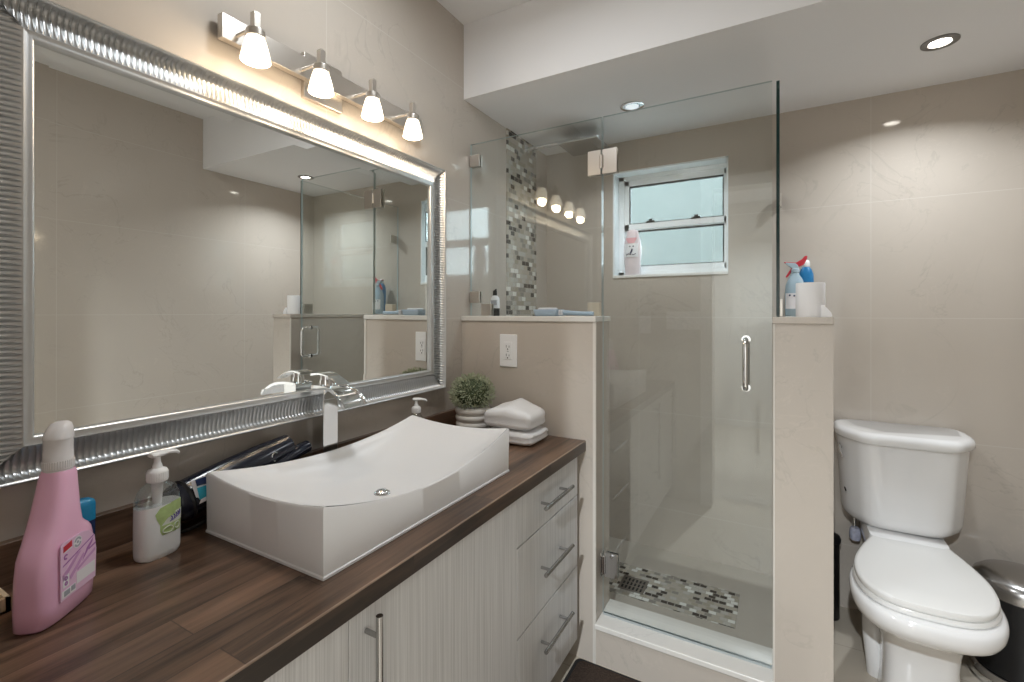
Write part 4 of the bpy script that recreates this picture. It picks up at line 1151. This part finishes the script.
# trapway bulge on both sides
for s in (-1, 1):
    k_ = 1.0 if s < 0 else 0.72
    tw = catmull([(TCX - 0.01 + k_*s*0.080, 2.22, 0.24), (TCX - 0.01 + k_*s*0.096, 2.13, 0.23), (TCX - 0.012 + k_*s*0.103, 2.05, 0.15), (TCX - 0.012 + k_*s*0.102, 2.03, 0.07), (TCX - 0.012 + k_*s*0.101, 2.04, 0.0)], 5)
    b.tube(tw, [0.030+0.006*math.sin(i*0.2) for i in range(len(tw))], 16)
b.build('bowl', M['toilet'], tl, smooth=55)
b = MB(); b.rings([half_ring(scale_pts(seat_pts, 1.0, 1.0, 1.92), 0.394), half_ring(scale_pts(seat_pts, 1.02, 1.012, 1.92), 0.398), half_ring(scale_pts(seat_pts, 1.02, 1.012, 1.92), 0.406), half_ring(scale_pts(seat_pts, 1.0, 1.0, 1.92), 0.410)]); b.build('seat', M['seat_plastic'], tl, smooth=50)
b = MB(); b.rings([half_ring(scale_pts(seat_pts, 0.985, 0.99, 1.92), 0.4115), half_ring(scale_pts(seat_pts, 1.0, 1.0, 1.92), 0.416), half_ring(scale_pts(seat_pts, 1.0, 1.0, 1.92), 0.425), half_ring(scale_pts(seat_pts, 0.985, 0.992, 1.92), 0.430), half_ring(scale_pts(seat_pts, 0.93, 0.96, 1.92), 0.4325), half_ring(scale_pts(seat_pts, 0.5, 0.6, 1.92), 0.4335)])
for s in (-1, 1): b.box((TCX+s*0.07-0.018, 2.160, 0.405), (TCX+s*0.07+0.018, 2.192, 0.428))
b.build('lid', M['seat_plastic'], tl, smooth=50)
def tank_ring(z, x0, x1, y0, yb, ch, r=0.055):
    """plan: straight back, angled front corners"""
    pts = [(x0, yb), (x0, y0+ch*1.1), (x0+ch*0.72, y0+ch*0.12), (x0+ch*1.2, y0), (x1-ch*1.2, y0), (x1-ch*0.72, y0+ch*0.12), (x1, y0+ch*1.1), (x1, yb)]
    P = [Vector((a, b_, 0)) for a, b_ in pts]; out = []
    for i, p in enumerate(P):          # round every corner
        a, c_ = P[i-1], P[(i+1) % len(P)]
        d0, d1 = (a-p), (c_-p); rr = min(r, d0.length*0.45, d1.length*0.45)
        q0, q1 = p+d0.normalized()*rr, p+d1.normalized()*rr
        for k in range(5):
            t = k/4; out.append(Vector(((1-t)**2*q0.x+2*t*(1-t)*p.x+t*t*q1.x, (1-t)**2*q0.y+2*t*(1-t)*p.y+t*t*q1.y, z)))
    return out
b = MB(); rs = []
for z, e, yo in ((0.434, 0.032, 0.035), (0.439, 0.020, 0.022), (0.456, 0.008, 0.008), (0.48, 0.004, 0.0), (0.62, -0.004, -0.004), (0.760, -0.012, -0.008)):
    rs.append(tank_ring(z, 1.372+e, 1.748-e, 2.200+yo, 2.428, 0.085))
b.rings(rs); b.build('tank', M['toilet'], tl, smooth=50)
b = MB(); rs = []
for z, e in ((0.7605, 0.010), (0.763, 0.002), (0.770, -0.002), (0.786, -0.002), (0.795, 0.002), (0.8005, 0.010), (0.802, 0.022)):
    rs.append(tank_ring(z, 1.352+e, 1.768-e, 2.168+e, 2.430, 0.09))
b.rings(rs); b.build('tank_lid', M['toilet'], tl, smooth=50)
b = MB(); b.cyl((1.381, 2.300, 0.715), (1.366, 2.292, 0.715), 0.013, 20); b.tube([(1.364, 2.295, 0.717), (1.362, 2.265, 0.712), (1.366, 2.245, 0.700), (1.370, 2.236, 0.688)], [0.008, 0.0075, 0.007, 0.006], 12); b.build('flush_lever', M['chrome'], tl)
b = MB(); b.box((1.3785, 2.235, 0.556), (1.382, 2.275, 0.561)); b.build('tank_mark', M['dark'], tl)
for s in (-1, 1):
    b = MB(); b.lathe([(0.014, 0), (0.013, 0.008), (0.006, 0.013)], (TCX+s*0.088+0.005*s, 2.15, 0.02), seg=18); b.build('bolt_cap', M['seat_plastic'], tl)
# supply valve under the tank
sv = thing('supply_valve', (1.425, 2.40, 0.34), 'clear plastic water supply valve under the left side of the tank', 'valve')
b = MB(); b.cyl((1.424, YB, 0.345), (1.424, 2.375, 0.345), 0.008, 14); b.cyl((1.424, 2.385, 0.345), (1.424, 2.385, 0.430), 0.006, 12); b.build('pipe', M['chrome'], sv)
b = MB(); b.rings([sring(1.426, 2.38, z, hx_, 0.016, 0.2, 2.6, 24) for z, hx_ in ((0.318, 0.015), (0.324, 0.019), (0.345, 0.020), (0.362, 0.017), (0.368, 0.013))]); b.build('knob', M['valve'], sv, smooth=50)

# toilet brush holder behind the half wall, pedal bin
bh = thing('toilet_brush', (1.334, 2.335, 0), 'slim black toilet brush holder between the half wall and the toilet', 'toilet brush')
b = MB(); b.lathe([(0.034, 0), (0.036, 0.004), (0.036, 0.305), (0.030, 0.307)], (1.334, 2.335, 0.0), seg=28); b.build('holder', M['black'], bh)
b = MB(); b.lathe([(0.040, 0.312), (0.041, 0.325), (0.036, 0.337), (0.018, 0.346), (0.008, 0.350), (0.007, 0.40), (0.009, 0.41), (0.004, 0.415)], (1.334, 2.335, 0.0), seg=28); b.build('lid', M['black'], bh)
BX, BY = 1.872, 2.235
pc = thing('pedal_bin', (BX, BY, 0), 'black pedal bin with steel dome lid and chrome base beside the toilet', 'trash can')
b = MB(); b.lathe([(0.122, 0.050), (0.126, 0.055), (0.126, 0.303), (0.122, 0.305)], (BX, BY, 0), seg=48); b.build('body', M['black'], pc)
b = MB(); b.lathe([(0.128, 0.305), (0.130, 0.308), (0.129, 0.330), (0.122, 0.348), (0.105, 0.362), (0.075, 0.372), (0.04, 0.378), (0.002, 0.380)], (BX, BY, 0), seg=48); b.build('lid', M['steel'], pc)
b = MB(); b.lathe([(0.128, 0.0), (0.136, 0.004), (0.139, 0.018), (0.138, 0.036), (0.132, 0.048), (0.122, 0.052)], (BX, BY, 0), seg=48); b.build('base_ring', M['chrome'], pc)
b = MB(); b.box((BX-0.03, BY-0.175, 0.012), (BX+0.03, BY-0.125, 0.020)); b.build('pedal', M['steel'], pc, bev=0.003)

# bath mat
bmx = thing('bath_mat', (0.9, 1.25, 0), 'dark brown bath mat on the floor in front of the shower curb', 'bath mat')
b = MB(); b.rings([[Vector((0.885 + x, 1.255 + y, z)) for x, y in rrect(0.365, 0.335, 0.02)] for z in (0.0005, 0.012)]); b.build('binding', M['mat_edge'], bmx, bev=0.003)
b = MB(); b.rings([[Vector((0.885 + x, 1.255 + y, z)) for x, y in rrect(hx_, hy_, 0.02)] for z, hx_, hy_ in ((0.012, 0.352, 0.322), (0.017, 0.350, 0.320), (0.020, 0.344, 0.314))]); b.build('pile', M['mat_pile'], bmx, smooth=50)
